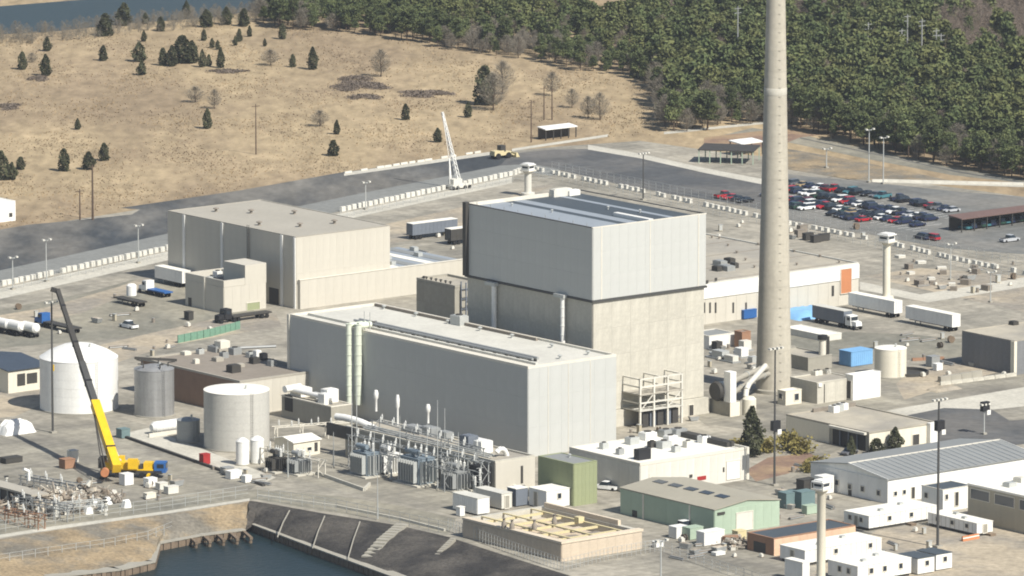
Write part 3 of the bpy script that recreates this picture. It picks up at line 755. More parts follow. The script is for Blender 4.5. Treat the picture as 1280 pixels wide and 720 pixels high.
# ---- smaller buildings
def small_buildings():
    # white roofed service building
    b = Bd('service_building', 'single storey grey building with a crowded bright white roof', 'building', 800, 579, 620, 712, 935)
    b.shell('conc_grey', 'roof_white', .5, 'trim_pale'); b.zr = b.h - .5
    b.panels('R', 14, 1, 'offwhite', 0, b.h - .6); b.panels('L', 7, 1, 'offwhite', 0, b.h - .6)
    for px, py, w, m in ((755, 558, 1.6, 'galv'), (790, 552, 2.4, 'galv'), (808, 546, 3, 'white'), (825, 541, 2.6, 'steel'), (838, 550, 2.4, 'white'), (855, 541, 3, 'steel'), (830, 557, 2.6, 'galv'), (815, 556, 1.6, 'charcoal'), (860, 556, 1.8, 'offwhite'), (880, 550, 2.2, 'white'), (845, 562, 1.6, 'galv'), (775, 565, 1.4, 'steel')):
        b.unit(px, py, w, w * .8, .8 + w * .25, m, cap='charcoal')
    x, y = b.top(803, 571); mb = MB(); mb.box(x - 1.6, max(.5, y - .8), b.zr, x + 1.6, max(.5, y - .8) + 1.6, b.zr + 2.2); b.part('black_unit', mb, 'black')
    mb = MB(); mb.box(b.lu - 2.2, b.lv * .18, b.h - .4, b.lu - .1, b.lv * .92, b.h + .55)
    b.part('dark_screen', mb, 'charcoal')
    b.rect('white_door', 'R', 908, 576, 924, 598, 'white', .06, .13, 'trim_pale'); b.rect('red_sign', 'R', 871, 595, 882, 600, 'red', .05, .13)
    b.rect('door', 'R', 811, 591, 818, 612, 'trim_pale', .05, .13); b.rect('vent_hole', 'R', 861, 593, 865, 597, 'charcoal', .05, .13); b.rect('vent_hole', 'R', 903, 584, 905, 590, 'charcoal', .05, .13)
    mb = MB(); mb.box(b.lu - .5, -.3, 0, b.lu + .1, -.12, b.h); b.part('corner_trim', mb, 'trim_pale')
    # olive green metal box
    b = Bd('olive_block', 'boxy olive green metal building standing alone', 'building', 717, 580, 633, 673, 746)
    b.shell('green_olive', 'roof_grey', .1, 'green_olive'); b.zr = b.h - .1
    b.panels('R', 6, 1, 'green_olive', 0, b.h - .2); b.panels('L', 7, 1, 'green_olive', 0, b.h - .2); b.vent(712, 571, .8, .3)
    # green gabled warehouse
    b = Bd('green_warehouse', 'pale green metal warehouse with a row of dark skylights', 'warehouse', 893, 638, 670, 776, 974)
    b.gable('green', 'roof_dun', 1.0, 'V', .25); b.h -= .0
    b.panels('L', 8, 1, 'green', 0, b.h - .05); b.panels('R', 8, 1, 'green', 0, b.h - .05)
    for k, py in enumerate((599, 604, 610, 615.5, 621)):
        y = b.lv * (.86 - .165 * k); mb = MB(); x0, x1 = b.lu * .36, b.lu * .46
        f = lambda x: b.h + 1.0 * x / (b.lu / 2) + .25
        mb.hexa([(x0, y - 1.5, f(x0)), (x1, y - 1.5, f(x1)), (x1, y + 1.5, f(x1)), (x0, y + 1.5, f(x0)), (x0, y - 1.5, f(x0) + .12), (x1, y - 1.5, f(x1) + .12), (x1, y + 1.5, f(x1) + .12), (x0, y + 1.5, f(x0) + .12)])
        b.part('skylight', mb, 'glass')
    for px in (805, 863):
        sy, _ = b.on('L', px, 640); mb = MB(); mb.box(-.3, sy - .18, 0, -.13, sy + .18, b.h - .1); b.part('downpipe', mb, 'trim_pale')
    b.rect('door', 'L', 791, 638, 797, 652, 'charcoal', .06, .13); b.rect('roller_door', 'R', 920, 640, 940, 662, 'offwhite', .06, .13, 'trim_pale')
    b.rect('wall_lamp', 'R', 896, 640, 905, 643, 'charcoal', .2, .13)
    # office with long shallow roof
    b = Bd('office_building', 'white office hall with long shallow grey metal roof', 'office', 1110, 600, 630, 1014, 1296)
    b.gable('white', 'roof_grey', 1.5, 'U', .3)
    b.panels('L', 8, 1, 'white', 0, b.h - .05)
    for k in range(1, 22):
        mb = MB(); x = b.lu * k / 22; 
        mb.bar((x, -.25, b.h + .25), (x, b.lv / 2, b.h + 1.5 + .27), .09, .09); b.part('roof_seam', mb, 'roof_steel')
    mb = MB(); mb.bar((-.3, b.lv / 2, b.h + 1.76), (b.lu + .3, b.lv / 2, b.h + 1.76), .5, .12); b.part('ridge_cap', mb, 'trim_pale')
    mb = MB(); mb.bar((-.38, -.35, b.h + .15), (-.38, b.lv / 2, b.h + 1.72), .14, .3); mb.bar((b.lu + .38, -.35, b.h + .15), (b.lu + .38, b.lv / 2, b.h + 1.72), .14, .3); b.part('rake_trim', mb, 'white')
    for px, py in ((1047, 603), (1063, 608), (1079, 611), (1099, 616)): b.rect('window', 'L', px - 2, py - 3, px + 2, py + 3, 'glass', .06, .13, 'trim_pale')
    b.rect('door', 'L', 1061, 608, 1065, 622, 'charcoal', .06, .13)
    for px, py in ((1119, 617), (1130, 615)): b.rect('window', 'R', px - 1.8, py - 2.5, px + 1.8, py + 2.5, 'glass', .06, 0, 'trim_pale')
    b.rect('door', 'R', 1139, 609, 1143, 623, 'charcoal', .06, 0, 'trim_pale')
    # its small extension
    b = Bd('entrance_block', 'small white block with dark roof between the office hall and the trailers', 'building', 1178, 612, 640, 1152, 1214)
    b.shell('white', 'roof_grey_dark', .12, 'trim_pale', pt=.2); b.zr = b.h - .12
    b.panels('R', 4, 1, 'white', 0, b.h - .3)
    b.rect('door', 'R', 1193, 615, 1197, 632, 'charcoal', .06, .13, 'trim_pale'); b.rect('window', 'R', 1181, 618, 1184, 624, 'glass', .06, .13, 'trim_pale'); b.rect('window', 'L', 1156, 616, 1160, 622, 'glass', .06, 0, 'trim_pale')
    # beige building with ribbon windows
    b = Bd('beige_office', 'flat roofed beige building with dark strip windows in its shaded wall', 'office', 1345, 634, 682, 1210, 1480)
    b.shell('beige', 'roof_white', .35, 'roof_white'); b.zr = b.h - .35
    for x0, x1, y0, y1 in ((1214, 1237, 612, 624), (1244, 1268, 619, 631), (1275, 1298, 626, 638), (1306, 1328, 633, 645)): b.rect('strip_window', 'L', x0, y0 + 1, x1, y1 + 1, 'glass', .06, 0, 'trim_pale')
    b.unit(1262, 606, 2, 2, .8, 'galv'); b.unit(1276, 600, 2, 2.4, .9, 'offwhite')
    mb = MB(); mb.box(-.9, 4, 1.6, -.02, 10, 1.9); b.part('canopy_slab', mb, 'trim_pale')
    # flat roofed garage
    b = Bd('vehicle_garage', 'flat roofed garage with a wide dark opening behind the shrubs', 'garage', 1086, 540, 565, 983, 1170)
    b.shell('conc_grey', 'roof_gravel', .25, 'roof_gravel'); b.zr = b.h - .25
    b.panels('R', 8, 1, 'cream', 0, b.h - .5)
    b.panels('L', 9, 1, 'cream', 0, b.h - .4, s0=b.on('L', 1037, 545)[0])
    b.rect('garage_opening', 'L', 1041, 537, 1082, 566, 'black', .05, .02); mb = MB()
    s0 = b.on('L', 1083, 545)[0]; s1 = b.on('L', 1040, 545)[0]; mb.box(-.8, s0 - .2, b.h - .7, -.02, s1 + .4, b.h - .2); b.part('door_hood', mb, 'trim_pale')
    for k in range(1, 4): mb = MB(); q = s0 + (s1 - s0) * k / 4; mb.box(-.3, q - .12, 0, -.1, q + .12, b.h - .7); b.part('door_post', mb, 'blue_grey')
    b.rect('door', 'R', 1140, 543, 1148, 556, 'charcoal', .06, .13, 'trim_pale')
    mb = MB(); x1, z = b.on('R', 1158, 540); mb.box(x1, -1.2, 0, b.lu - .1, -.13, b.h + .1); b.part('end_buttress', mb, 'white')
    x, y = b.top(1048, 512); x = min(x, b.lu - 3); y = min(y, b.lv - 3)
    for dx, m in ((-2.4, 'white'), (0, 'galv'), (2.4, 'white')): mb = MB(); mb.cbox(x + dx * .75, y + dx * .25, b.zr, 1.6, 1.8, 1.4); o = b.part('roof_unit', mb, m); c = MB(); c.cyl((x + dx * .75, y + dx * .25, b.zr + 1.4), (x + dx * .75, y + dx * .25, b.zr + 1.55), .5, n=10); ob('fan', c, 'charcoal', o)
    mb = MB(); mb.box(b.lu * .35, b.lv - 1.2, b.zr, b.lu * .98, b.lv - .8, b.zr + .8); b.part('roof_wall', mb, 'roof_brown')
    # pump house by the stack
    b = Bd('pump_house', 'pale concrete pump house right beside the chimney foot', 'building', 1021, 478, 505, 988, 1067)
    b.shell('conc', 'roof_gravel', .2, 'conc'); b.zr = b.h - .2
    b.panels('R', 4, 1, 'conc', 0, b.h - .3)
    for px, py in ((1003, 463), (1012, 459), (1010, 466), (1020, 463)): b.unit(px, py, 1.1, 1.4, .9, 'offwhite', cap='charcoal')
    b.rect('wall_lamp', 'R', 1022, 479, 1026, 483, 'white', .3, .13); b.rect('downpipe', 'R', 1029.4, 480, 1030.2, 503, 'charcoal', .1, .13)
    b = Bd('switch_room', 'white flat topped cabin with grey door next to the pump house', 'building', 1066, 469, 501, 1057, 1101)
    b.shell('white', 'roof_white', .1, 'white'); b.rect('door', 'L', 1059, 476, 1064, 498, 'charcoal', .05, 0, 'trim_pale')
    # low block with round post in front of the pale roof
    b = Bd('filter_block', 'low brown grey block with a dark topped flue pipe at its corner', 'building', 1010, 447, 464, 985, 1040, lv=12)
    b.shell('conc_grey', 'roof_gravel', .2, 'conc_grey'); b.zr = b.h - .2
    f = thing('flue_pipe', 'short pale flue pipe with a black hooded top behind the pump house', 'flue', P(1028, 459))
    hh = HT(1028, 459, 424); r = 4.6 / PXM(1028, 459)
    mb = MB(); mb.lathe([(r, 0), (r, hh)], 16); ob('pipe', mb, 'trim_pale', f, True)
    mb = MB(); mb.lathe([(r + .02, hh), (r + .3, hh + .02), (r + .3, hh + .9), (.1, hh + 1.1)], 16); ob('hood', mb, 'black', f, True)
    mb = MB(); mb.box(r + .05, -.4, 0, r + .7, .4, hh + .6); ob('cable_tray', mb, 'charcoal', f)
    # pale flat roof by the chimney
    b = Bd('pale_shed', 'low shed with bright pale flat roof just behind the chimney', 'shed', 1030, 419, 427, 985, 1052, lv=14)
    b.shell('offwhite', 'roof_white', .08, 'roof_white')
    b = Bd('white_store', 'white store with grey roof between the reactor block and the chimney', 'shed', 886, 420, 437, 862, 918)
    b.shell('white', 'roof_grey', .12, 'trim_pale'); b.panels('R', 4, 1, 'white', 0, b.h - .2)
    b = Bd('rust_frame_store', 'narrow brown timber hut tucked behind the chimney', 'hut', 927, 415, 436, 918, 938)
    b.shell('rust', 'roof_brown', .1, 'rust'); b.panels('R', 3, 1, 'rust', 0, b.h - .2)
    # dark shed on the right
    b = Bd('grey_shed', 'dark grey windowless shed with pale corner trim by the service road', 'shed', 1268, 426, 469, 1203, 1420)
    b.shell('clad_grey', 'roof_gravel', .12, 'roof_gravel'); b.zr = b.h - .12
    b.panels('L', 9, 1, mat('slate_panel', s(112, 113, 114), var=.05, ns=.15, streak=.04, orand=.04), 0, b.h - .2); b.panels('R', 9, 1, MATS['slate_panel'], 0, b.h - .2)
    mb = MB(); mb.box(-.4, -.3, 0, .4, -.13, b.h - .1); mb.box(-.4, -.13, 0, -.13, .9, b.h - .1); b.part('corner_trim', mb, 'cream')
    b.unit(1235, 399, 1.6, 1.6, .8, 'charcoal')
    # brown block behind the grey tank
    b = Bd('brown_block', 'flat brown building behind the silver tank with clutter on its roof', 'building', 300, 476, 520, 176, 400)
    b.shell('brick', 'roof_brown', .4, 'roof_tan'); b.zr = b.h - .4
    b.panels('R', 10, 1, 'clad_tan', 0, b.h - .5)
    for px, py, w, hh, m in ((232, 441, 1.8, .7, 'trim_pale'), (272, 449, 2.0, .8, 'roof_tan'), (292, 463, 2.4, 1.6, 'charcoal'), (300, 456, 1.6, .6, 'roof_tan'), (305, 432, 3.4, 1.2, 'steel'), (297, 440, 2.0, 1.0, 'galv'), (312, 438, 2.2, 1.4, 'steel'), (330, 445, 1.4, 1.8, 'white'), (336, 447, 1.4, 1.5, 'black'), (345, 440, 1.6, 1.1, 'galv'), (330, 430, 3, .9, 'roof_tan'), (316, 432, 2.6, 2.4, 'trim_pale'), (250, 440, 1.4, 1.0, 'galv'), (262, 436, 1.2, .8, 'charcoal'), (245, 452, 1.2, .9, 'trim_pale'), (280, 445, 1.6, 1.2, 'steel'), (318, 452, 1.8, 1.3, 'charcoal'), (285, 432, 2.2, .7, 'charcoal'), (340, 455, 1.6, 1.2, 'steel')):
        b.unit(px, py, w, w * .9, hh, m, cap='charcoal' if m in ('steel', 'galv') else None)
    pr = MB(); x0, y0 = b.top(300, 436); x1, y1 = b.top(345, 434)
    pr.cyl((x0, y0, b.zr + .6), (x1, y1, b.zr + .6), .3, n=8); b.part('roof_pipe', pr, 'steel', True)
    # grey low building at the end of the hall
    b = Bd('valve_house', 'low grey building with white ducts on its roof beside the large pale tank', 'building', 414, 508, 536, 352, 440)
    b.shell('conc_grey', 'roof_gravel', .2, 'trim_pale'); b.zr = b.h - .2
    mb = MB(); x0, y0 = b.top(345, 486); x1, y1 = b.top(412, 503)
    for pts, r in (([(1.5, b.lv - 1, b.zr + 1.4), (2.2, 2, b.zr + 1.2)], .55), ([(4, b.lv - 1.2, b.zr + 1.7), (-.5, b.lv - 1.8, b.zr + 1.7)], .75)):
        q = MB(); q.tube(pts, r, 12); b.part('white_duct', q, 'white', True)
    b.unit(357, 481, 3.2, 3.6, 1.8, 'white'); b.unit(404, 504, 2.2, 2.2, 2.2, 'white'); b.unit(420, 500, 3, 2.4, 2.8, 'white'); b.unit(395, 497, 1.6, 2.2, 1.2, 'galv')
    b.rect('dark_opening', 'L', 356, 494, 366, 514, 'black', .05, 0)
    # pale gabled hut
    b = Bd('relay_hut', 'cream hut with shallow pale roof behind the small transformers', 'hut', 367, 554, 572, 343, 400)
    b.gable('cream', 'roof_white', .7, 'U', .3); b.rect('window', 'R', 384, 559, 389, 563, 'glass', .05, 0, 'trim_pale'); b.rect('door', 'R', 393, 553, 397, 564, 'charcoal', .05, 0)
    # dark roofed store at the left edge
    b = Bd('dark_roof_store', 'cream store with wide navy roof next to the big white tank', 'store', 12, 462, 490, -60, 62)
    b.O = P(10, 492); b.root.location = b.O; b.gable('cream', 'roof_navy', 1.2, 'U', .5)
    b.panels('R', 8, 1, 'cream', 0, b.h - .3)
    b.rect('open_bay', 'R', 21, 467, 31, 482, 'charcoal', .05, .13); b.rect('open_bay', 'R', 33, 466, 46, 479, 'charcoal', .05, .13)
    # white hall at the edge of the field
    b = Bd('white_hall', 'lone white metal building at the edge of the dry field', 'building', -25, 256, 281, -60, 19)
    b.shell('white', 'roof_white', .1, 'white'); b.panels('R', 5, 1, 'white', 0, b.h - .2); b.rect('door', 'R', 11, 266, 15, 271, 'charcoal', .05, .13)
    # concrete screen well with yellow steelwork
    b = Bd('screen_well', 'open concrete intake basin with yellow steel gratings on the canal quay', 'intake basin', 702, 678, 702, 579, 802)
    a, c, h = b.lu, b.lv, b.h; t = 1.1
    w = MB(); w.box(0, 0, -.3, a, t, h); w.box(0, c - t, -.3, a, c, h); w.box(0, t, -.3, t, c - t, h); w.box(a - t, t, -.3, a, c - t, h); b.part('basin_wall', w, 'conc')
    b.panels('R', 9, 1, mat('conc_pink', s(186, 172, 152), var=.06, ns=.2, streak=.06, orand=.03), 0, h - .4); b.panels('L', 10, 1, MATS['conc_pink'], 0, h - .4)
    w = MB(); w.box(-.25, -.25, h - .3, a + .25, 1.3, h + .15); w.box(-.25, 1.3, h - .3, 1.3, c, h + .15); b.part('wall_cap', w, mat('conc_peach', s(200, 187, 166), var=.06, ns=.2, rough=.9))
    w = MB(); w.box(t, t, 1.0, a - t, c - t, 1.4); b.part('basin_floor', w, 'conc_pink' if 'conc_pink' in M else MATS['conc_pink'])
    for k in range(5):
        w = MB(); y = t + (c - 2 * t) * (k + .3) / 5; w.box(t, y, h - .5, a * .82, y + .7, h - .1); b.part('grating_beam', w, 'yellow_dull')
    for x in (a * .18, a * .45, a * .8): w = MB(); w.box(x, t, h - .1, x + .5, c - t, h + .1); b.part('grating_beam', w, 'yellow_dull')
    for k in range(4):
        for x in (a * .22, a * .5): w = MB(); y = t + (c - 2 * t) * (k + .45) / 5; w.box(x, y, h - .62, x + a * .2, y + 2.6, h - .45); b.part('grating', w, MATS['conc_pink'] if k % 2 else 'roof_brown')
    for k, (px, py) in enumerate(((668, 662), (693, 655), (630, 660), (640, 662))):
        x, y = b.top(px, py); w = MB(); w.lathe([(.5, h), (.5, h + 1.0), (.25, h + 1.3), (.25, h + 1.9), (.5, h + 1.95)], 10, x, y); b.part('pump_motor', w, 'roof_brown', True)
    w = MB(); w.box(a - .9, c * .2, h, a - .2, c * .95, h + 1.0); b.part('pipe_cover', w, MATS['conc_peach'])
    x, y = b.top(724, 652); w = MB(); w.cbox(min(x, a - 2), y, h - .2, 1.4, 1.4, 1.2); b.part('yellow_box', w, 'yellow_dull')
small_buildings()

# ---- open steel frame beside the reactor block
def steel_frame():
    b = Bd('loading_frame', 'open cream steel framework with platforms against the reactor base', 'steel frame', 800, 496, 536, 752, 852)
    a, c, h = b.lu, b.lv, HT(840, 530, 468)
    n = 0
    for x in (0, a * .33, a * .66, a):
        for y in (0, c * .5, c):
            mb = MB(); mb.box(x - .2, y - .2, 0, x + .2, y + .2, h); b.part('column', mb, 'offwhite')
    for z, m in ((h * .36, 'roof_pale'), (h * .68, 'roof_tan')):
        mb = MB(); mb.box(-.3, -.3, z - .2, a + .3, c + .3, z); b.part('platform', mb, m)
    for z in (h, h * .84, h * .52):
        for y in (0, c * .5, c): mb = MB(); mb.box(-.2, y - .18, z - .3, a + .2, y + .18, z); b.part('beam', mb, 'offwhite')
        for x in (0, a * .5, a): mb = MB(); mb.box(x - .15, .2, z - .28, x + .15, c - .2, z - .02); b.part('beam', mb, 'offwhite')
    for k in range(5):
        mb = MB(); mb.box(a * (.1 + .18 * k), .5, .05, a * (.1 + .18 * k) + 1.6, 2.2, h * .3); b.part('stored_crate', mb, 'blue_grey' if k % 2 else 'charcoal')  # crates stored under the lower platform
    mb = MB(); mb.bar((0, -.1, h * .36), (a * .33, -.1, h * .68), .18); mb.bar((a * .66, -.1, h * .36), (a, -.1, h * .68), .18); b.part('brace', mb, 'offwhite')
steel_frame()

# ================================================================== TANKS, TOWERS, MASTS
def tank(name, label, x0, x1, ybc, ytc, m, dome=0.0, courses=5, rm=None, group=None, rail=True):
    """upright tank: pixel span, pixel y of base centre and of rim centre"""
    cx = (x0 + x1) / 2; o = P(cx, ybc); r = (x1 - x0) / 2 / PXM(cx, ybc); h = HT(cx, ybc, ytc)
    root = thing(name, label, 'tank', o, 0, group)
    for k in range(courses):
        za, zb = h * k / courses, h * (k + 1) / courses
        mb = MB(); mb.lathe([(r, za), (r, zb - .04), (r - .03, zb - .035), (r - .03, zb)], 48); mb.f.pop(); ob('shell_course', mb, m, root, True)
    mb = MB(); mb.lathe([(r + .05, h), (r + .05, h + .12), (r * .75, h + .12 + dome * .45), (r * .4, h + .12 + dome * .85), (.02, h + .12 + dome)], 48); top = ob('roof', mb, rm or m, root, True)
    mb = MB(); mb.lathe([(r + .25, -.1), (r + .25, .22), (r, .24)], 40); ob('footing', mb, 'conc_grey', root, True)
    if r > 2:
        mb = MB(); a = R(-60)
        mb.cyl((r * .3, -r * .3, h + dome * .6), (r * .3, -r * .3, h + dome * .8 + .9), .22, n=8); ob('hatch', mb, 'galv', top)
        mb = MB()
        for k in range(int(h / .5)): mb.bar((math.cos(a) * (r + .2) - .3, math.sin(a) * (r + .2), .4 + k * .5), (math.cos(a) * (r + .2) + .3, math.sin(a) * (r + .2), .4 + k * .5), .05)
        for dx in (-.3, .3): mb.box(math.cos(a) * (r + .2) + dx - .04, math.sin(a) * (r + .2) - .04, .2, math.cos(a) * (r + .2) + dx + .04, math.sin(a) * (r + .2) + .04, h + 1)
        ob('ladder', mb, m, root)
    return root, r, h
tank('storage_tank', 'biggest white storage tank with low domed top beside the navy roof', 50, 148, 510, 446, 'white', 3.0, 6)
t, r, h = tank('storage_tank', 'dull silver tank with pipework on top', 168, 218, 518, 461, 'tank_silver', .9, 5)
for k in range(5):
    mb = MB(); a = k * 1.3; mb.tube([(math.cos(a) * r * .7, math.sin(a) * r * .7, h + .2), (math.cos(a) * r * .7, math.sin(a) * r * .7, h + 1.4), (math.cos(a) * r * 1.05, math.sin(a) * r * 1.05, h + 1.6)], .14, 6); ob('top_pipe', mb, 'charcoal', t)
mb = MB(); mb.bar((-r * 1.0, r * .6, h + 1.9), (r * 1.1, r * .9, h + 1.2), .5, .5); ob('top_bridge', mb, 'charcoal', t)
tank('storage_tank', 'large pale grey tank with flat white lid', 255, 337, 558, 487, 'tank_grey', .5, 8, 'roof_white')
tank('storage_tank', 'cream water tank standing in a dark round basin by the service road', 1093, 1133, 470, 435, 'cream', .4, 4, 'roof_white')
mb = MB(); rr = 27 / PXM(1135, 466); mb.lathe([(rr, -.1), (rr, .7), (rr - .3, .7), (rr - .3, .1), (.02, .1)], 40)
bo = ob('round_basin', mb, 'charcoal', None, True, P(1134, 467)); tag(bo, 'dark circular bund around the foot of the cream tank', 'basin')
tank('gas_cylinder', 'white upright gas cylinder, one of a pair before the pale tank', 295, 311.5, 581, 552, 'white', .8, 2, group='gas cylinders')
tank('gas_cylinder', 'white upright gas cylinder, one of a pair before the pale tank', 313, 330, 579, 550, 'white', .8, 2, group='gas cylinders')
tank('day_tank', 'small grey upright tank, half in shade, beside the white pressure vessel', 221, 250, 551, 525, 'steel', .5, 3)
# white horizontal vessel
o = P(208, 541); root = thing('pressure_vessel', 'white horizontal pressure vessel on saddles below the silver tank', 'tank', o, ROT)
mb = MB(); mb.cyl((-3.2, 0, 1.5), (3.2, 0, 1.5), 1.25, n=20); mb.cyl((-3.9, 0, 1.5), (-3.2, 0, 1.5), .7, 1.25, n=20); mb.cyl((3.2, 0, 1.5), (3.9, 0, 1.5), 1.25, .7, n=20); ob('shell', mb, 'white', root, True)
for x in (-2, 2): mb = MB(); mb.box(x - .25, -1.1, -.1, x + .25, 1.1, .8); ob('saddle', mb, 'conc_grey', root)
mb = MB(); mb.box(-6, -2.2, -.05, 4.6, -1.8, .8); ob('kerb_wall', mb, 'trim_pale', root)

def guard_tower(label, px, yb, yt, wcol, cab, m='cream', cabm='white'):
    o = P(px, yb); k = PXM(px, yb); h = HT(px, yb, yt); r = wcol / 2 / k
    root = thing('guard_tower', label, 'guard tower', o, ROT + .2)
    ch = cab * .42 / k * 1.15; cw = cab / k / 2 * .8; zc = h - ch
    mb = MB(); mb.lathe([(r * 1.9, -.1), (r * 1.9, .9), (r, 1.0), (r, zc - .8), (r * 1.7, zc - .1)], 20); ob('column', mb, m, root, True)
    mb = MB(); mb.cbox(0, 0, zc - .1, cw * 2.2, cw * 2.2, .3); ob('walkway', mb, 'trim_pale', root)
    mb = MB(); mb.cbox(0, 0, zc + .2, cw * 1.7, cw * 1.7, ch * .72); cb = ob('cabin', mb, cabm, root)
    e = cw * .85 + .03
    for sx, sy, w, d in ((0, -e, 1.3 * cw, .05), (-e, 0, .05, 1.3 * cw), (e, 0, .05, 1.3 * cw), (0, e, 1.3 * cw, .05)):
        mb = MB(); mb.cbox(sx, sy, zc + .2 + ch * .3, w, d, ch * .26); ob('window', mb, 'glass', cb)
    mb = MB(); mb.cbox(0, 0, zc + .2 + ch * .72, cw * 2.1, cw * 2.1, .25); mb.cbox(0, 0, zc + .45 + ch * .72, cw * 1.6, cw * 1.6, .25); ob('roof', mb, cabm, root)
    for sx in (-1, 1):
        for sy in (-1, 1): mb = MB(); mb.box(sx * cw * 1.05 - .05, sy * cw * 1.05 - .05, zc + .2, sx * cw * 1.05 + .05, sy * cw * 1.05 + .05, zc + 1.3); ob('rail_post', mb, 'galv', root)
guard_tower('cream guard tower on a slim column behind the long white trailers', 1108, 375, 292, 9.5, 21)
guard_tower('cream guard tower on a slim column amid the white site trailers', 1026, 745, 601, 11, 22)
guard_tower('squat white guard tower inside the fence corner behind the reactor roof', 660, 245, 205, 9, 17, 'offwhite')

def mast(label, px, yb, yt, dark=True, lamps=4, box=None, w=3.0, arm=1.6, cat='light mast', name='light_mast'):
    o = P(px, yb); k = PXM(px, yb); h = HT(px, yb, yt); r = w / 2 / k
    root = thing(name, label, cat, o, ROT)
    mb = MB(); mb.cyl((0, 0, -.1), (0, 0, h), r * 1.15, r * .75, 8); ob('pole', mb, 'trim_dark' if dark else 'galv', root, True)
    mb = MB(); mb.cbox(0, 0, -.1, r * 6, r * 6, .5); ob('base', mb, 'conc_grey', root)
    if lamps:
        mb = MB(); mb.bar((-arm, 0, h - .1), (arm, 0, h - .1), .14); mb.bar((0, -arm * .6, h - .1), (0, arm * .6, h - .1), .14); ob('cross_arm', mb, 'galv', root)
        for i in range(lamps):
            t = -arm + 2 * arm * i / max(1, lamps - 1); mb = MB(); mb.cbox(t, -.25, h - .05, .5, .7, .35); ob('lamp_head', mb, 'offwhite', root)
    if box:
        z = HT(px, yb, box); mb = MB(); mb.cbox(.2, 0, z - 1.0, 1.9, 1.0, 2.0); ob('equipment_box', mb, 'black', root)
        mb = MB(); mb.box(.3, -.62, z - 1.8, 1.3, -.52, z - .8); ob('white_plate', mb, 'white', root)
mast('dark light mast standing between the white tank and the tarped boxes', 66, 541, 378, True, 3, None, 2.6)
mast('dark light mast with a black box before the service building trees', 968, 607, 436, True, 4, 532, 2.6)
mast('dark light mast with black box and white plate among the site trailers', 1172, 684, 500, True, 4, 532, 3.2)
mast('dark light mast at the edge of the black parking lot behind the reactor', 804, 250, 192, True, 4, None, 1.8, 1.4)
mast('pale lamp post at the canal quay before the concrete basin', 826, 730, 676, False, 2, None, 2.0, 1.2)
mast('pale lamp post with twin heads beside the visitor lot', 1230, 543, 506, False, 3, 508, 1.8, 1.0)
for px, yb, yt in ((16, 362, 322), (58, 352, 300), (173, 329, 282), (457, 262, 228)):
    mast({16: 'slim pale lamp post at the far end of the white barriers', 58: 'tallest slim lamp post along the white barriers', 173: 'slim lamp post close to the tan hall by the white barriers', 457: 'slim lamp post behind the tan hall by the barriers'}[px], px, yb, yt, False, 2, None, 1.5, 1.0)
for px, yb, yt in ((1086, 228, 162), (1104, 230, 172), (1033, 210, 186)):
    mast({1086: 'tallest pale lamp post on the verge by the highway', 1104: 'second lamp post on the verge, just right of the tallest', 1033: 'short lamp post on the verge close to the chimney'}[px], px, yb, yt, False, 2, None, 1.5, 1.2)
for px, yb, yt in ((1238, 378, 340), (1188, 350, 305)): mast('pale lamp post among the pallets of the back yard' if px == 1188 else 'pale lamp post on the track above the grey shed', px, yb, yt, False, 2, None, 1.4, 1.2)
def util_pole(label, px, yb, yt, w=2.2, m='bark', arms=1, group=None):
    o = P(px, yb); h = HT(px, yb, yt); r = w / 2 / PXM(px, yb)
    root = thing('utility_pole', label, 'utility pole', o, ROT, group)
    mb = MB(); mb.cyl((0, 0, -.1), (0, 0, h), r * 1.2, r * .7, 8); ob('pole', mb, m, root, True)
    for k in range(arms): mb = MB(); mb.bar((-1.3, 0, h - .6 - k * 1.3), (1.3, 0, h - .6 - k * 1.3), .15); ob('cross_arm', mb, m, root)
util_pole('dark wooden pole at the edge of the dry field', 116, 275, 206, 2.6)
util_pole('shorter wooden pole paired with a dark one by the field edge', 100, 275, 236, 1.8)
util_pole('thin wooden pole alone in the middle of the dry field', 320, 193, 130, 1.5)
for px, yb, yt in ((664, 178, 125), (680, 150, 108), (690, 150, 110)): util_pole('thin wooden pole near the canopy at the field track', px, yb, yt, 1.5, 'bark', 1, 'poles by the field track')
for px, yb, yt in ((1064, 72, 40), (1085, 70, 28), (1127, 74, 36), (1134, 72, 18), (1152, 82, 24), (1170, 80, 36), (1176, 80, 42), (1198, 86, 68)):
    util_pole('tall pale pole rising out of the far pine wood', px, yb, yt, 2.0, 'steel', 2, 'poles in the far wood')
util_pole('pale pole in the pine wood behind the chimney', 922, 88, 8, 1.9, 'steel', 2)

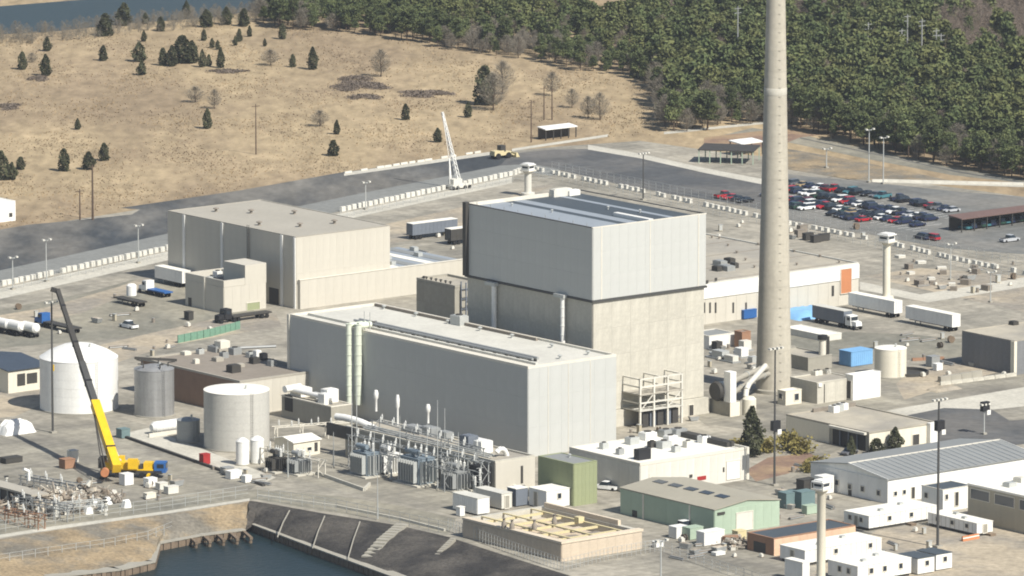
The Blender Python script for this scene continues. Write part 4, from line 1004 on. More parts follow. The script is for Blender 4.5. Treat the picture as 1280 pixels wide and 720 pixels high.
# ---- ducts and fans at the foot of the chimney
def stack_ducts():
    b = Bd('exhaust_fan_house', 'white exhaust ducts and round fan joining the chimney foot', 'fan house', 913, 498, 521, 887, 928)
    a, c = b.lu, b.lv
    mb = MB(); mb.box(0, 0, -.1, a, c, 3.0); b.part('plinth_room', mb, 'conc_grey')
    mb = MB(); mb.box(-.2, -.15, -.1, a * .75, 0, 3.0); b.part('lit_wall', mb, 'cream')  # cream only on the sunward side; sunlit brightness put into the colour
    hh = HT(913, 521, 466)
    mb = MB(); mb.box(.2, .3, 3.0, a * .55, c * .35, hh); b.part('white_riser', mb, 'white')
    mb = MB(); mb.lathe([(.1, -.6), (1.9, -.6), (2.2, 0), (1.9, .6), (.1, .6)], 20)
    o = b.part('fan_scroll', mb, 'charcoal', True); o.rotation_euler = (0, R(90), 0); o.location = (-.2, c * .62, 5.0)
    mb = MB(); mb.cyl((.4, c * .62, 5.0), (a * .6, c * .62, 5.0), 1.95, n=24); b.part('fan_drum', mb, 'galv', True)
    S = b.loc(P(967, 489)); d = Vector((S.x, S.y, 0))
    for y0, z0, z1, r in ((c * .25, 4.2, 4.2, .55), (c * .8, 4.8, 5.6, .65)):
        p0 = Vector((a * .4, y0, z0)); p1 = Vector((S.x, S.y, z1)); pts = [p0]
        for k in range(1, 9):
            t = k / 8; q = p0.lerp(p1, t); q.z += 0.7 * math.sin(math.pi * t); pts.append(q)
        mb = MB(); mb.tube(pts, r, 18); du = b.part('breech_duct', mb, 'conc_grey', True)
        for k in (2, 4, 6):
            e = (pts[k + 1] - pts[k - 1]).normalized(); mb = MB(); mb.cyl(pts[k] - e * .12, pts[k] + e * .12, r + .16, n=18); ob('flange', mb, 'galv', du, True)
    mb = MB(); mb.tube([(a + 1.5, c * .1, 0), (a + 1.5, c * .1, 3.6), (a + 2.3, c * .2, 5.0), (a + 3.8, c * .35, 5.9), (S.x - 2, S.y, 6.2)], .6, 16); b.part('curved_duct', mb, 'offwhite', True)
    mb = MB(); mb.lathe([(1.5, -.1), (1.5, 3.4), (1.0, 3.9), (.02, 4.0)], 16, a + 1.6, -.4); b.part('cream_drum', mb, 'cream', True)
    d = Bd('sampling_cabin', 'small cream cabin with dark windows at the chimney foot', 'cabin', 982, 489, 507, 972, 1002)
    d.shell('cream', 'roof_white', .1, 'cream'); d.rect('window', 'R', 993, 492, 998, 500, 'glass', .05, 0, 'trim_pale'); d.rect('window', 'L', 974, 492, 978, 498, 'glass', .05, 0, 'trim_pale')
    # yard plant between the white store and the fans
    for k, (px, py, w, dd, hh, m) in enumerate(((898, 448, 3, 6, 1.6, 'galv'), (912, 452, 2.4, 5, 1.2, 'offwhite'), (925, 446, 3, 4, 1.8, 'white'), (895, 438, 2.4, 3, 1.8, 'charcoal'), (930, 438, 3.2, 3, 2.0, 'offwhite'), (940, 455, 2.2, 2.5, 1.4, 'galv'))):
        g = P(px, py); rt = thing('yard_skid', ['grey pipe skid', 'cream pump skid', 'white pump skid', 'black pump skid', 'cream valve skid', 'grey valve skid'][k] + ' in the yard left of the chimney', 'skid', g, ROT)
        mb = MB(); mb.cbox(0, 0, 0, w, dd, .35); ob('frame', mb, 'steel', rt)
        mb = MB(); mb.cbox(0, -dd * .12, .35, w * .7, dd * .6, hh); ob('housing', mb, m, rt)
        mb = MB(); mb.cyl((0, dd * .2, .9), (0, dd * .48, .9), .4, n=10); ob('pump', mb, 'galv', rt, True)
stack_ducts()

# ================================================================== TRAILERS, CABINS, VEHICLES
def cabin(label, cx, yt, yb, lx, rx, wall='white', roof='roof_white', group=None, wr=(), wl=(), door=None, name='site_trailer', cat='trailer', raised=.55, ribs=False, lu=None, lv=None):
    b = Bd(name, label, cat, cx, yt, yb, lx, rx, lu, lv, None, group)
    a, c, h = b.lu, b.lv, b.h
    mb = MB(); mb.box(0, 0, raised, a, c, h - .12); b.part('body', mb, wall)
    mb = MB(); mb.box(-.08, -.08, h - .12, a + .08, c + .08, h); b.part('roof', mb, roof)
    if raised > .1:
        mb = MB()
        n = max(2, int(max(a, c) / 2.5))
        for k in range(n):
            t = (k + .5) / n
            if a > c: mb.box(a * t - .2, .2, 0, a * t + .2, .6, raised); mb.box(a * t - .2, c - .6, 0, a * t + .2, c - .2, raised)
            else: mb.box(.2, c * t - .2, 0, .6, c * t + .2, raised); mb.box(a - .6, c * t - .2, 0, a - .2, c * t + .2, raised)
        b.part('support', mb, 'charcoal')
    if raised > .5:
        mb = MB(); mb.box(.25, .25, .0, a - .25, c - .25, raised - .03); b.part('underframe', mb, 'charcoal')
        for k in range(2): mb = MB(); mb.cbox(a * (.3 + .4 * k), c * (.35 + .3 * k), h, 1.0 if a > c else .8, .8 if a > c else 1.0, .45); b.part('roof_unit', mb, 'galv')
        nb = int((a if a > c else c) / 1.3)
        for k in range(1, nb):
            q = k / nb; mb = MB()
            if a > c: mb.box(a * q - .03, -.03, raised, a * q + .03, 0, h - .12)
            else: mb.box(-.03, c * q - .03, raised, 0, c * q + .03, h - .12)
            b.part('joint_strip', mb, 'conc_grey')
        mb = MB(); mb.box(a * .55, -1.5, 0, a * .55 + 1.4, -.05, raised - .1); b.part('entry_step', mb, 'timber')
    if ribs:
        for k in range(int(a / .6)): mb = MB(); mb.box(.3 + k * .6, -.05, raised + .1, .42 + k * .6, 0, h - .2); b.part('rib', mb, wall)
        for k in range(int(c / .6)): mb = MB(); mb.box(-.05, .3 + k * .6, raised + .1, 0, .42 + k * .6, h - .2); b.part('rib', mb, wall)
    for t in wr: b.plate('window', 'R', a * t - .45, h * .5, a * t + .45, h * .78, 'glass', .05, 0, 'trim_pale')
    for t in wl: b.plate('window', 'L', c * t - .45, h * .5, c * t + .45, h * .78, 'glass', .05, 0, 'trim_pale')
    if door: b.plate('door', door[0], door[1] * (a if door[0] == 'R' else c) - .5, raised, door[1] * (a if door[0] == 'R' else c) + .5, h * .82, 'conc_grey', .06, 0, 'trim_pale')
    return b
cabin('long white double trailer with louvred grey end behind the tall dark mast', 1086, 645, 664, 1055, 1171, wr=(.3, .62), wl=(.3, .75), door=('L', .5))
cabin('long white trailer, grey side windows, end door with orange barriers', 1221, 654, 671, 1160, 1241, wl=(.2, .5, .8), door=('R', .5))
cabin('long white trailer with two small square windows passing behind the near guard tower column', 1006, 688, 708, 975, 1102, wr=(.4, .85), door=('L', .5))
cabin('wide white trailer with a beige window end beside the two small sheds', 1072, 708, 731, 1035, 1139, wr=(.25, .5, .8), wl=(.3, .6))
cabin('small white shed with dark flat roof, in front of its twin', 1147, 698, 719, 1122, 1168, 'white', 'roof_grey_dark', None, (.55,), name='shed', cat='shed', raised=.2)
cabin('small white shed with dark flat roof, half behind its twin, nearer the mast', 1170, 693, 714, 1146, 1190, 'white', 'roof_grey_dark', None, (.55,), name='shed', cat='shed', raised=.2)
cabin('pale blue grey box trailer parked below the brown timber shed', 1003, 703, 728, 981, 1012, 'white', 'roof_white', raised=.4)
b = Bd('brown_shed', 'long pink brown shed with a dark flat roof beside the near guard tower', 'shed', 967, 673, 695, 934, 1069)
b.shell('rust', 'roof_grey_dark', .1, 'rust'); b.panels('R', 10, 1, mat('pink_board', s(204, 172, 144), var=.1, ns=.4, orand=.06), 0, b.h - .2)
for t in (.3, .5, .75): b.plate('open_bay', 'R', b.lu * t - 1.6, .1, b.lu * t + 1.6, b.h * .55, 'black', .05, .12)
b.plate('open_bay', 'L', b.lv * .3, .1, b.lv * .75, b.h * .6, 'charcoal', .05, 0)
cabin('white boxy cabin with brown end beside the olive green block', 683, 614, 637, 661, 712, 'white', 'roof_white', None, (.55,), (), ('L', .6), raised=.15, name='site_cabin', cat='cabin')
cabin('pale blue white container with grey lid near the steel gantries', 597, 623, 645, 566, 612, 'white', 'roof_pale', None, (), (), None, raised=.3, name='shipping_container', cat='container', ribs=True)
cabin('cream container with grey lid tucked behind the blue white one', 627, 617, 638, 594, 640, 'offwhite', 'roof_pale', None, (), (), ('R', .5), raised=.3, name='shipping_container', cat='container')
cabin('short grey box cabin between the cream container and white cabin', 645, 611, 634, 634, 660, 'blue_grey', 'roof_white', raised=.2, name='site_cabin', cat='cabin')
cabin('tiny white kiosk at the quay end of the containers', 575, 634, 646, 570, 581, 'white', 'roof_white', raised=.1, name='kiosk', cat='kiosk')
cabin('light blue tarped container lying near the cream tank', 1064, 440, 459, 1049, 1091, 'blue_pale', 'blue_pale', raised=.1, name='shipping_container', cat='container', ribs=True)
cabin('deep blue container behind the chimney', 930, 388, 400, 922, 946, 'blue', 'blue', raised=.2, name='shipping_container', cat='container', ribs=True)
cabin('black steel container standing alone in the laydown yard', 236, 390, 401, 230, 242, 'charcoal', 'charcoal', raised=.15, name='shipping_container', cat='container')
# tarped heap and white tarped boxes
def heap(name, label, cat, px, py, w, d, hh, m, n=14, seed=1, rot=ROT):
    rd = random.Random(seed); vs, fs = [], []
    for i in range(n + 1):
        for j in range(n + 1):
            x, y = (i / n - .5) * w, (j / n - .5) * d; e = min(1, 4 * min(i / n, 1 - i / n)) * min(1, 4 * min(j / n, 1 - j / n))
            vs.append((x, y, hh * e ** .4 * (1 + rd.uniform(-.14, .14)) if 0 < i < n and 0 < j < n else 0.0))
    for i in range(n):
        for j in range(n): a = i * (n + 1) + j; fs.append((a, a + n + 1, a + n + 2, a + 1))
    mb = MB(); mb.add(vs, fs); o = ob(name, mb, m, None, True, P(px, py)); o.rotation_euler = (0, 0, rot); return tag(o, label, cat)
heap('blue_tarp', 'sky blue tarpaulin over stacked material behind the chimney', 'tarpaulin', 1008, 394, 13, 10, 1.6, 'blue_pale', 12, 3)
heap('white_tarp', 'crumpled white tarpaulin over crates beside the tall dark mast', 'tarpaulin', 20, 541, 8, 4.4, 2.6, 'white', 12, 5)
heap('sand_heap', 'low sandy heap by the red hoses', 'heap', 1180, 487, 8, 4, .7, 'sand', 10, 8)
for k in range(6):
    px, py = ((118, 634), (128, 638), (110, 642), (134, 630), (158, 634), (98, 620))[k]
    heap('bulk_bag', 'white bulk bag at the end of the scrap heap', 'bulk bag', px, py, 1.9, 1.8, 1.5, 'white', 5, 20 + k)['group'] = 'white bulk bags'

WH = MB(); WH.cyl((0, -.16, 0), (0, .16, 0), .5, n=14)
def wheels(root, spots, r=.5):
    first = None
    for x, y in spots:
        if first is None: first = ob('wheel', WH, 'rubber', root, False, (x, y, r)); first.scale = (r / .5, 1, r / .5)
        else: inst(first, root, (x, y, r))
def semi_trailer(label, px, py, rot, L=13.5, m='white', cab=None, flat=False, group=None, under=True, roofm=None):
    """box or flat bed trailer, centred on a ground pixel; x is its length, nose at +x"""
    root = thing('semi_trailer' if not cab else 'articulated_lorry', label, 'trailer' if not cab else 'lorry', P(px, py), rot, group)
    if flat:
        mb = MB(); mb.box(-L / 2, -1.25, 1.1, L / 2, 1.25, 1.4); ob('flat_bed', mb, m, root)
    else:
        mb = MB(); mb.box(-L / 2, -1.25, 1.15, L / 2, 1.25, 3.95); bd = ob('box_body', mb, m, root)
        mb = MB(); mb.box(-L / 2 - .04, -1.29, 3.95, L / 2 + .04, 1.29, 4.05); ob('roof', mb, roofm or 'roof_white', bd)
        for k in range(int(L / 1.2)): mb = MB(); mb.box(-L / 2 + .5 + k * 1.2, -1.29, 1.3, -L / 2 + .58 + k * 1.2, -1.25, 3.9); ob('side_rib', mb, m, bd)
        mb = MB(); mb.box(-L / 2 - .05, -.02, 1.25, -L / 2, .02, 3.85); mb.box(-L / 2 - .06, .5, 1.5, -L / 2, .56, 3.8); mb.box(-L / 2 - .06, -.56, 1.5, -L / 2, -.5, 3.8); ob('rear_door', mb, 'steel', bd)
    mb = MB(); mb.box(-L / 2 + .3, -.5, .8, L / 2 - .5, .5, 1.1); ob('chassis', mb, 'black', root)
    wheels(root, [(-L / 2 + a, y) for a in (1.3, 2.6) for y in (-1.05, 1.05)])
    if not cab:
        mb = MB(); mb.box(L / 2 - 3, -.9, 0, L / 2 - 2.8, -.7, 1.0); mb.box(L / 2 - 3, .7, 0, L / 2 - 2.8, .9, 1.0); ob('landing_leg', mb, 'steel', root)
    else:
        x = L / 2 + .4
        mb = MB(); mb.box(x - 2.8, -.45, .6, x + 3.6, .45, .95); ob('tractor_frame', mb, 'black', root)
        mb = MB(); mb.hexa([(x, -1.2, .9), (x + 2, -1.2, .9), (x + 2, 1.2, .9), (x, 1.2, .9), (x, -1.15, 3.2), (x + 1.7, -1.1, 3.1), (x + 1.7, 1.1, 3.1), (x, 1.15, 3.2)])
        mb.hexa([(x + 2, -1.0, .9), (x + 3.5, -.9, .9), (x + 3.5, .9, .9), (x + 2, 1.0, .9), (x + 2, -1.0, 2.0), (x + 3.4, -.85, 1.85), (x + 3.4, .85, 1.85), (x + 2, 1.0, 2.0)]); cb = ob('cab', mb, cab, root)
        mb = MB(); mb.box(x + 1.78, -.95, 2.1, x + 1.95, .95, 2.9); mb.box(x + .6, -1.22, 2.1, x + 1.6, -1.16, 2.8); mb.box(x + .6, 1.16, 2.1, x + 1.6, 1.22, 2.8); ob('cab_window', mb, 'glass', cb)
        wheels(root, [(x + 2.8, -1.0), (x + 2.8, 1.0), (x - .9, -1.0), (x - .9, 1.0), (x - 2.1, -1.0), (x - 2.1, 1.0)])
    return root
UV = ROT + math.pi / 2     # along the V axis
semi_trailer('long white box trailer parked end to end, nearer the cream guard tower', 1094, 392, UV, 16, 'white')
semi_trailer('long white box trailer parked end to end, nearer the grey shed', 1166, 409, UV, 16, 'white')
semi_trailer('slate grey box lorry with pale cab beside the blue tarpaulin', 1040, 406, UV + math.pi, 11, 'blue_grey', 'white', roofm='roof_pale')
semi_trailer('white box trailer parked in the shadow of the tan hall', 216, 356, UV, 11, 'white')
semi_trailer('blue flat bed lorry with white cab beside the tan annex', 200, 370, UV, 7, 'blue', 'white', True)
semi_trailer('charcoal flat bed lorry with dark cab on the sandy track', 312, 399, ROT + math.pi, 11, 'charcoal', 'black', True)
semi_trailer('dark flat bed trailer behind the big white tank', 78, 413, UV, 12, 'charcoal', 'blue', True)
semi_trailer('grey flat bed trailer loaded with a white drum in the laydown yard', 163, 381, UV, 10, 'charcoal', None, True)
semi_trailer('dark low trailer behind the reactor near the tan wing', 578, 304, ROT, 9, 'charcoal')
semi_trailer('white topped trailer with dark sides between the tan wing and reactor', 540, 296, ROT, 14, 'blue_grey')
def drum(label, px, py, L, r, m, rot, name='tank_trailer', cat='tank trailer', group=None):
    root = thing(name, label, cat, P(px, py), rot, group)
    mb = MB(); mb.cyl((-L / 2, 0, 1.1 + r), (L / 2, 0, 1.1 + r), r, n=16); mb.cyl((-L / 2 - .4, 0, 1.1 + r), (-L / 2, 0, 1.1 + r), r * .6, r, 16); mb.cyl((L / 2, 0, 1.1 + r), (L / 2 + .4, 0, 1.1 + r), r, r * .6, 16); ob('vessel', mb, m, root, True)
    mb = MB(); mb.box(-L / 2, -.6, .7, L / 2, .6, 1.2); ob('chassis', mb, 'black', root)
    wheels(root, [(-L / 2 + 1, -1), (-L / 2 + 1, 1), (-L / 2 + 2.2, -1), (-L / 2 + 2.2, 1), (L / 2 - 1, -1), (L / 2 - 1, 1)])
for px, py in ((4, 416), (20, 419), (38, 421)): drum('white tank trailer in the row left of the dark flat bed', px, py, 4.6, 1.15, 'white', UV, group='white tank trailers')
dr = P(162, 376); mb = MB(); mb.lathe([(1.2, 0), (1.2, 2.3), (.8, 2.7), (.02, 2.8)], 14); o = ob('white_drum', mb, 'white', None, True, Vector((dr.x, dr.y, 1.41)) + V * -.8); tag(o, 'white upright drum loaded on the grey flat bed trailer', 'drum')

# ---- cars
def car_mesh(kind):
    L, W = {'saloon': (4.6, 1.78), 'estate': (4.7, 1.86), 'pickup': (5.5, 1.95), 'van': (5.2, 2.0)}[kind]
    z0, zb = .28, {'saloon': .85, 'estate': .98, 'pickup': 1.0, 'van': 1.1}[kind]
    zt = {'saloon': 1.42, 'estate': 1.72, 'pickup': 1.78, 'van': 2.1}[kind]
    mb = MB(); h = L / 2; w = W / 2
    rows = [(-h, z0 + .12, zb - .12, w * .86), (-h + .25, z0, zb - .02, w), (-.2, z0, zb + .02, w), (h - .9, z0, zb - .08, w), (h - .2, z0 + .02, zb - .2, w * .93), (h, z0 + .15, zb - .32, w * .82)]
    vs, fs = [], []
    for x, a, b2, ww in rows: vs += [(x, -ww, a), (x, ww, a), (x, ww * .95, b2), (x, -ww * .95, b2)]
    for k in range(len(rows) - 1):
        o = k * 4
        for i in range(4): fs.append((o + i, o + (i + 1) % 4, o + 4 + (i + 1) % 4, o + 4 + i))
    fs += [(3, 2, 1, 0), tuple(len(vs) - 4 + i for i in range(4))]
    mb.add(vs, fs)
    c = {'saloon': (-1.7, -1.0, .35, 1.1), 'estate': (-2.2, -1.95, .5, 1.25), 'pickup': (-.75, -.6, .75, 1.4), 'van': (-2.5, -2.4, 1.3, 2.1)}[kind]
    rf = MB(); rf.hexa([(c[1] - .05, -w * .74, zt - .06), (c[2] + .05, -w * .74, zt - .06), (c[2] + .05, w * .74, zt - .06), (c[1] - .05, w * .74, zt - .06), (c[1] + .1, -w * .68, zt), (c[2] - .1, -w * .68, zt), (c[2] - .1, w * .68, zt), (c[1] + .1, w * .68, zt)])
    gl = MB(); gl.hexa([(c[0], -w * .9, zb - .05), (c[3], -w * .9, zb - .05), (c[3], w * .9, zb - .05), (c[0], w * .9, zb - .05), (c[1], -w * .72, zt - .06), (c[2], -w * .72, zt - .06), (c[2], w * .72, zt - .06), (c[1], w * .72, zt - .06)])
    return mb, rf, gl, L, W, kind
CARP = {}
def car_proto(kind):
    mb, rf, gl, L, W, k = car_mesh(kind)
    root = thing('parked_car', '', 'car', (0, 0, 0))
    ob('body', mb, 'carpaint', root, True); ob('cabin_roof', rf, 'carpaint', root); ob('windows', gl, 'glass', root)
    wm = MB(); wm.cyl((0, -.12, 0), (0, .12, 0), .34, n=12); f = None
    for x in (-L / 2 + .85, L / 2 - .9):
        for y in (-W / 2 + .1, W / 2 - .1):
            if f is None: f = ob('wheel', wm, 'rubber', root, False, (x, y, .34))
            else: inst(f, root, (x, y, .34))
    hl = MB(); hl.box(-.05, -.2, -.08, .05, .2, .08); f = None
    for y in (-.6, .6):
        if f is None: f = ob('headlight', hl, 'porcelain', root, False, (L / 2 - .06, y, .62))
        else: inst(f, root, (L / 2 - .06, y, .62))
    if kind == 'pickup':
        bd = MB(); bd.box(-L / 2 + .15, -.75, 1.0, -.8, .75, 1.03); ob('load_bed', bd, 'charcoal', root)
    return root
def place_car(kind, colour, p, rot, label, group=None):
    if kind not in CARP: r = CARP[kind] = car_proto(kind)
    else: r = copy_tree(CARP[kind])
    r.location = p; r.rotation_euler = (0, 0, rot); tag(r, label, 'car', group)
    if not group and 'group' in r: del r['group']
    for ch in r.children: ch.color = (*COL[colour], 1)
    return r
COL = {'black': s(26, 26, 30), 'navy': s(36, 44, 70), 'silver': s(168, 170, 172), 'white': s(226, 226, 222), 'red': s(160, 26, 36), 'teal': s(60, 110, 118), 'green': s(40, 66, 54), 'maroon': s(90, 28, 34), 'gold': s(160, 140, 104), 'grey': s(96, 98, 102)}
rc = random.Random(5)
mk = MB()
for a, b in (((986, 235), (1190, 272)), ((986, 254.5), (1150, 288)), ((986, 245), (1168, 281))):
    A, B = P(*a), P(*b); d = (B - A); n = int(d.length / 2.75); e = Vector((-d.y, d.x, 0)).normalized()
    for k in range(n + 1):
        q = A + d * (k / n); mk.bar(q - e * 2.4 + Vector((0, 0, .035)), q + e * 2.4 + Vector((0, 0, .035)), .14, .01)
struct('bay_markings', mk, 'white')
def car_row(a, b, step=2.75, skip=.12):
    A, B = P(*a), P(*b); d = (B - A); n = int(d.length / step); ang = math.atan2(d.y, d.x) + math.pi / 2
    for k in range(n):
        if rc.random() < skip: continue
        p = A + d * ((k + .5) / n) + Vector((rc.uniform(-.3, .3), rc.uniform(-.3, .3), .03))
        c = rc.choices(['black', 'navy', 'silver', 'white', 'red', 'teal', 'green', 'maroon', 'gold', 'grey'], [22, 20, 13, 15, 13, 3, 4, 4, 3, 8])[0]
        kd = rc.choices(['saloon', 'estate', 'pickup'], [5, 4, 1.6])[0]
        place_car(kd, c, p, ang + (math.pi if rc.random() < .4 else 0) + rc.uniform(-.04, .04), f'{c} {kd} car parked in the crowded staff car park' if kd != 'pickup' else f'{c} pickup truck parked in the crowded staff car park', 'cars in the staff car park')
car_row((988, 231), (1120, 250), 2.75); car_row((1120, 250), (1192, 266), 2.75, .2)
car_row((986, 239), (1168, 277)); car_row((986, 251), (1150, 284)); car_row((986, 258), (1100, 281), 2.75, .25)
car_row((934, 238), (962, 246), 2.75, .3); car_row((902, 246), (946, 256), 2.75, .5)
place_car('pickup', 'white', P(161, 410), UV, 'white pickup truck parked alone in the laydown yard')
place_car('van', 'white', P(862, 662), ROT, 'white van parked against the green warehouse wall')
place_car('estate', 'red', P(1165, 300), UV, 'red estate car on the track behind the cream guard tower')
place_car('estate', 'navy', P(1152, 299), UV, 'navy estate car on the track behind the cream guard tower')
place_car('pickup', 'silver', P(1262, 302), ROT, 'silver pickup truck by the open carport')
place_car('pickup', 'white', P(758, 612), UV + .4, 'white pickup truck between the olive block and green warehouse')
place_car('saloon', 'grey', P(1062, 568), ROT + .3, 'grey saloon car in front of the dark garage opening')

# ================================================================== CRANES AND PLANT
def crane():
    base = P(160, 596); root = thing('mobile_crane', 'yellow mobile crane with long black telescopic boom and blue cab', 'crane', base, 0)
    A = P(208, 597) - base; d = Vector((A.x, A.y, 0)).normalized(); n = Vector((-d.y, d.x, 0)); ang = math.atan2(d.y, d.x)
    def L(x, y, z): return d * x + n * y + Vector((0, 0, z))
    def obox(name, x0, y0, z0, x1, y1, z1, m, par=None):
        mb = MB(); mb.hexa([L(x0, y0, z0), L(x1, y0, z0), L(x1, y1, z0), L(x0, y1, z0), L(x0, y0, z1), L(x1, y0, z1), L(x1, y1, z1), L(x0, y1, z1)]); return ob(name, mb, m, par or root)
    obox('chassis', -5.5, -1.3, .9, 7.2, 1.3, 1.6, 'charcoal')
    obox('deck', -5.5, -1.35, 1.6, 5.4, 1.35, 1.9, 'yellow'); obox('engine_hood', 3.4, -1.2, 1.9, 5.2, 1.2, 3.2, 'yellow'); obox('tool_locker', 2.4, -1.3, 1.9, 3.2, 1.3, 2.6, 'charcoal')
    cb = obox('carrier_cab', 5.6, -1.3, 1.2, 8.0, 1.3, 3.3, 'blue'); obox('windscreen', 7.98, -1.1, 2.1, 8.06, 1.1, 3.1, 'glass', cb); obox('side_window', 6.2, -1.36, 2.2, 7.6, -1.3, 3.0, 'glass', cb)
    for k in range(5):
        for y in (-1.15, 1.15):
            mb = MB(); c = L(-4.4 + k * 2.5, y, .62); mb.cyl(c - n * .22, c + n * .22, .62, n=14); ob('wheel', mb, 'rubber', root)
    for x in (-4.8, 4.6):
        obox('outrigger', x - .25, -3.6, .7, x + .25, 3.6, 1.1, 'yellow')
        for y in (-3.5, 3.5): obox('outrigger_foot', x - .45, y - .45, 0, x + .45, y + .45, .7, 'charcoal')
    up = obox('slew_platform', -4.6, -1.6, 1.95, 2.2, 1.6, 3.2, 'yellow')
    obox('counterweight', -5.9, -1.7, 2.0, -4.6, 1.7, 4.0, 'charcoal'); obox('operator_cab', .4, -2.6, 2.1, 2.4, -1.65, 4.2, 'yellow'); obox('engine_cover', -3.8, .2, 3.2, -.8, 1.6, 4.2, 'yellow')
    # boom: foot near pixel (146,585), tip near (72,361); it leans over the tank pad
    foot = P(147, 600) - base; foot.z = 3.0
    f2 = P(146, 586, 3.0) - base
    tipd = P(74, 540)                                      # ground point beneath the boom tip
    z = HT(74, 540, 363); tip = Vector((tipd.x, tipd.y, z)) - base
    a = Vector((f2.x, f2.y, 3.0)); v = tip - a
    segs = [(0, .36, 1.75, 1.9, 'yellow'), (.36, .58, 1.25, 1.4, 'trim_dark'), (.58, .8, 1.05, 1.15, 'charcoal'), (.8, 1.0, .85, .95, 'charcoal')]
    for s0, s1, w, hh, m in segs: mb = MB(); mb.bar(a + v * s0, a + v * s1, w, hh); ob('boom_section', mb, m, root)
    for q in (.1, .2, .3, .47, .69, .9): mb = MB(); mb.bar(a + v * q, a + v * (q + .008), 1.95 - q * 1.1, 2.1 - q * 1.15); ob('boom_collar', mb, 'black', root)
    mb = MB(); mb.bar(tip - v.normalized() * .3, tip + Vector((-1.4, 0, .3)), .8, .9); ob('boom_head', mb, 'charcoal', root)
    mb = MB(); mb.cyl(L(-1.5, 0, 3.2), a + v * .25, .28, n=10); ob('luffing_ram', mb, 'galv', root, True)
    q = a + v * .2
    for dx in (-.4, .3): mb = MB(); mb.cyl(a + Vector((-2.4 + dx, -.8, -.6)), a + v * .3 + Vector((-.9, -.5, 0)), .12, n=6); ob('hoist_rope', mb, 'charcoal', root)
    mb = MB(); c = a + Vector((-2.4, -.6, -.6)); mb.cyl(c - Vector((0, .9, 0)), c + Vector((0, .9, 0)), .85, n=16); ob('winch_drum', mb, 'orange', root, True)
    mb = MB(); mb.cyl(tip + Vector((-1.2, 0, 0)), tip + Vector((-1.2, 0, -16)), .05, n=5); hr = ob('hook_rope', mb, 'charcoal', root); mb = MB(); mb.cbox(tip.x - 1.2, tip.y, tip.z - 17.2, .6, .5, 1.3); ob('hook_block', mb, 'yellow', root)
crane()
def crate(label, px, py, w, d, hh, m, name='equipment_crate', cat='crate', lid=None):
    root = thing(name, label, cat, P(px, py), ROT)
    mb = MB(); mb.cbox(0, 0, .1, w, d, hh); ob('body', mb, m, root); mb = MB(); mb.cbox(0, 0, hh + .1, w + .1, d + .1, .12); ob('lid', mb, lid or m, root)
    mb = MB(); mb.cbox(-w * .3, 0, 0, .2, d, .1); mb.cbox(w * .3, 0, 0, .2, d, .1); ob('skid', mb, 'charcoal', root)
for a in (('white generator box right beside the crane outriggers', 158, 606, 2.2, 2.0, 2.2, 'white'), ('white crate under the crane cab', 188, 608, 2.2, 1.8, 1.6, 'white'), ('white low crate beyond the crane cab', 202, 612, 2.0, 1.6, 1.3, 'offwhite'), ('white wide crate at the quay side of the crane', 214, 617, 2.6, 1.6, 1.4, 'offwhite'), ('small cream crate on the quay near the crane', 187, 623, 2.2, 1.4, 1.0, 'cream'),
          ('teal grey pump box by the long pipe trench', 154, 547, 2.2, 2.0, 1.8, 'teal'), ('red valve cabinet on the pale strip before the large tank', 256, 580, 1.8, 1.5, 2.0, 'red'), ('white skip by the gas cylinders', 292, 598, 2.8, 1.8, 1.5, 'white'), ('small white box beside the white skip', 308, 603, 1.6, 1.5, 1.3, 'white'), ('grey pallet box at the pipe trench', 284, 592, 2.2, 1.8, 1.2, 'steel'),
          ('orange pallet crate below the tall mast', 84, 585, 2.6, 2.2, 1.8, 'rust'), ('white crate on top of the yard beyond the orange one', 91, 578, 1.8, 1.6, 2.4, 'offwhite'), ('black skip at the left of the tank pad', 14, 578, 4.2, 2.2, 1.0, 'charcoal'), ('teal generator behind the green warehouse end', 986, 634, 3.6, 2.6, 3.0, 'teal'), ('pale teal domed generator beside the darker one', 1005, 634, 3.6, 2.6, 3.2, 'teal'), ('mint green spool crate under the guard tower cabin', 1012, 642, 2.8, 1.6, 1.6, 'green'),
          ('dark grey transformer box behind the teal generators', 1008, 614, 3.4, 2.4, 2.4, 'charcoal'), ('white lidded generator between the mast and the office gable', 1030, 616, 3.0, 2.6, 3.4, 'white'), ('red crate by the steel gantry end', 624, 612, 1.6, 1.6, 1.6, 'red'),
          ('green skip behind the white truck at the warehouse', 866, 673, 3.4, 2.4, 2.2, 'green'), ('white container skip in front of the green warehouse', 888, 680, 5.2, 2.4, 2.6, 'white'), ('white box lid raised in front of the warehouse wall', 848, 672, 3.0, 2.4, 2.2, 'white'), ('pallet of rusty parts at the warehouse corner', 915, 680, 3.0, 2.2, 1.4, 'rust'), ('cream pallet load near the warehouse corner', 924, 675, 2.2, 1.8, 1.8, 'yellow_dull'),
          ('small white box on the quay before the warehouse', 822, 684, 1.8, 1.4, 1.0, 'white'), ('white flat crate on the quay road', 898, 694, 2.4, 1.4, .5, 'white'), ('grey cabinet at the foot of the grey shed', 1166, 458, 2.4, 2.0, 2.2, 'steel'), ('white cabinet beside the grey shed wall', 1172, 463, 1.8, 1.4, 1.4, 'white')):
    crate(*a)
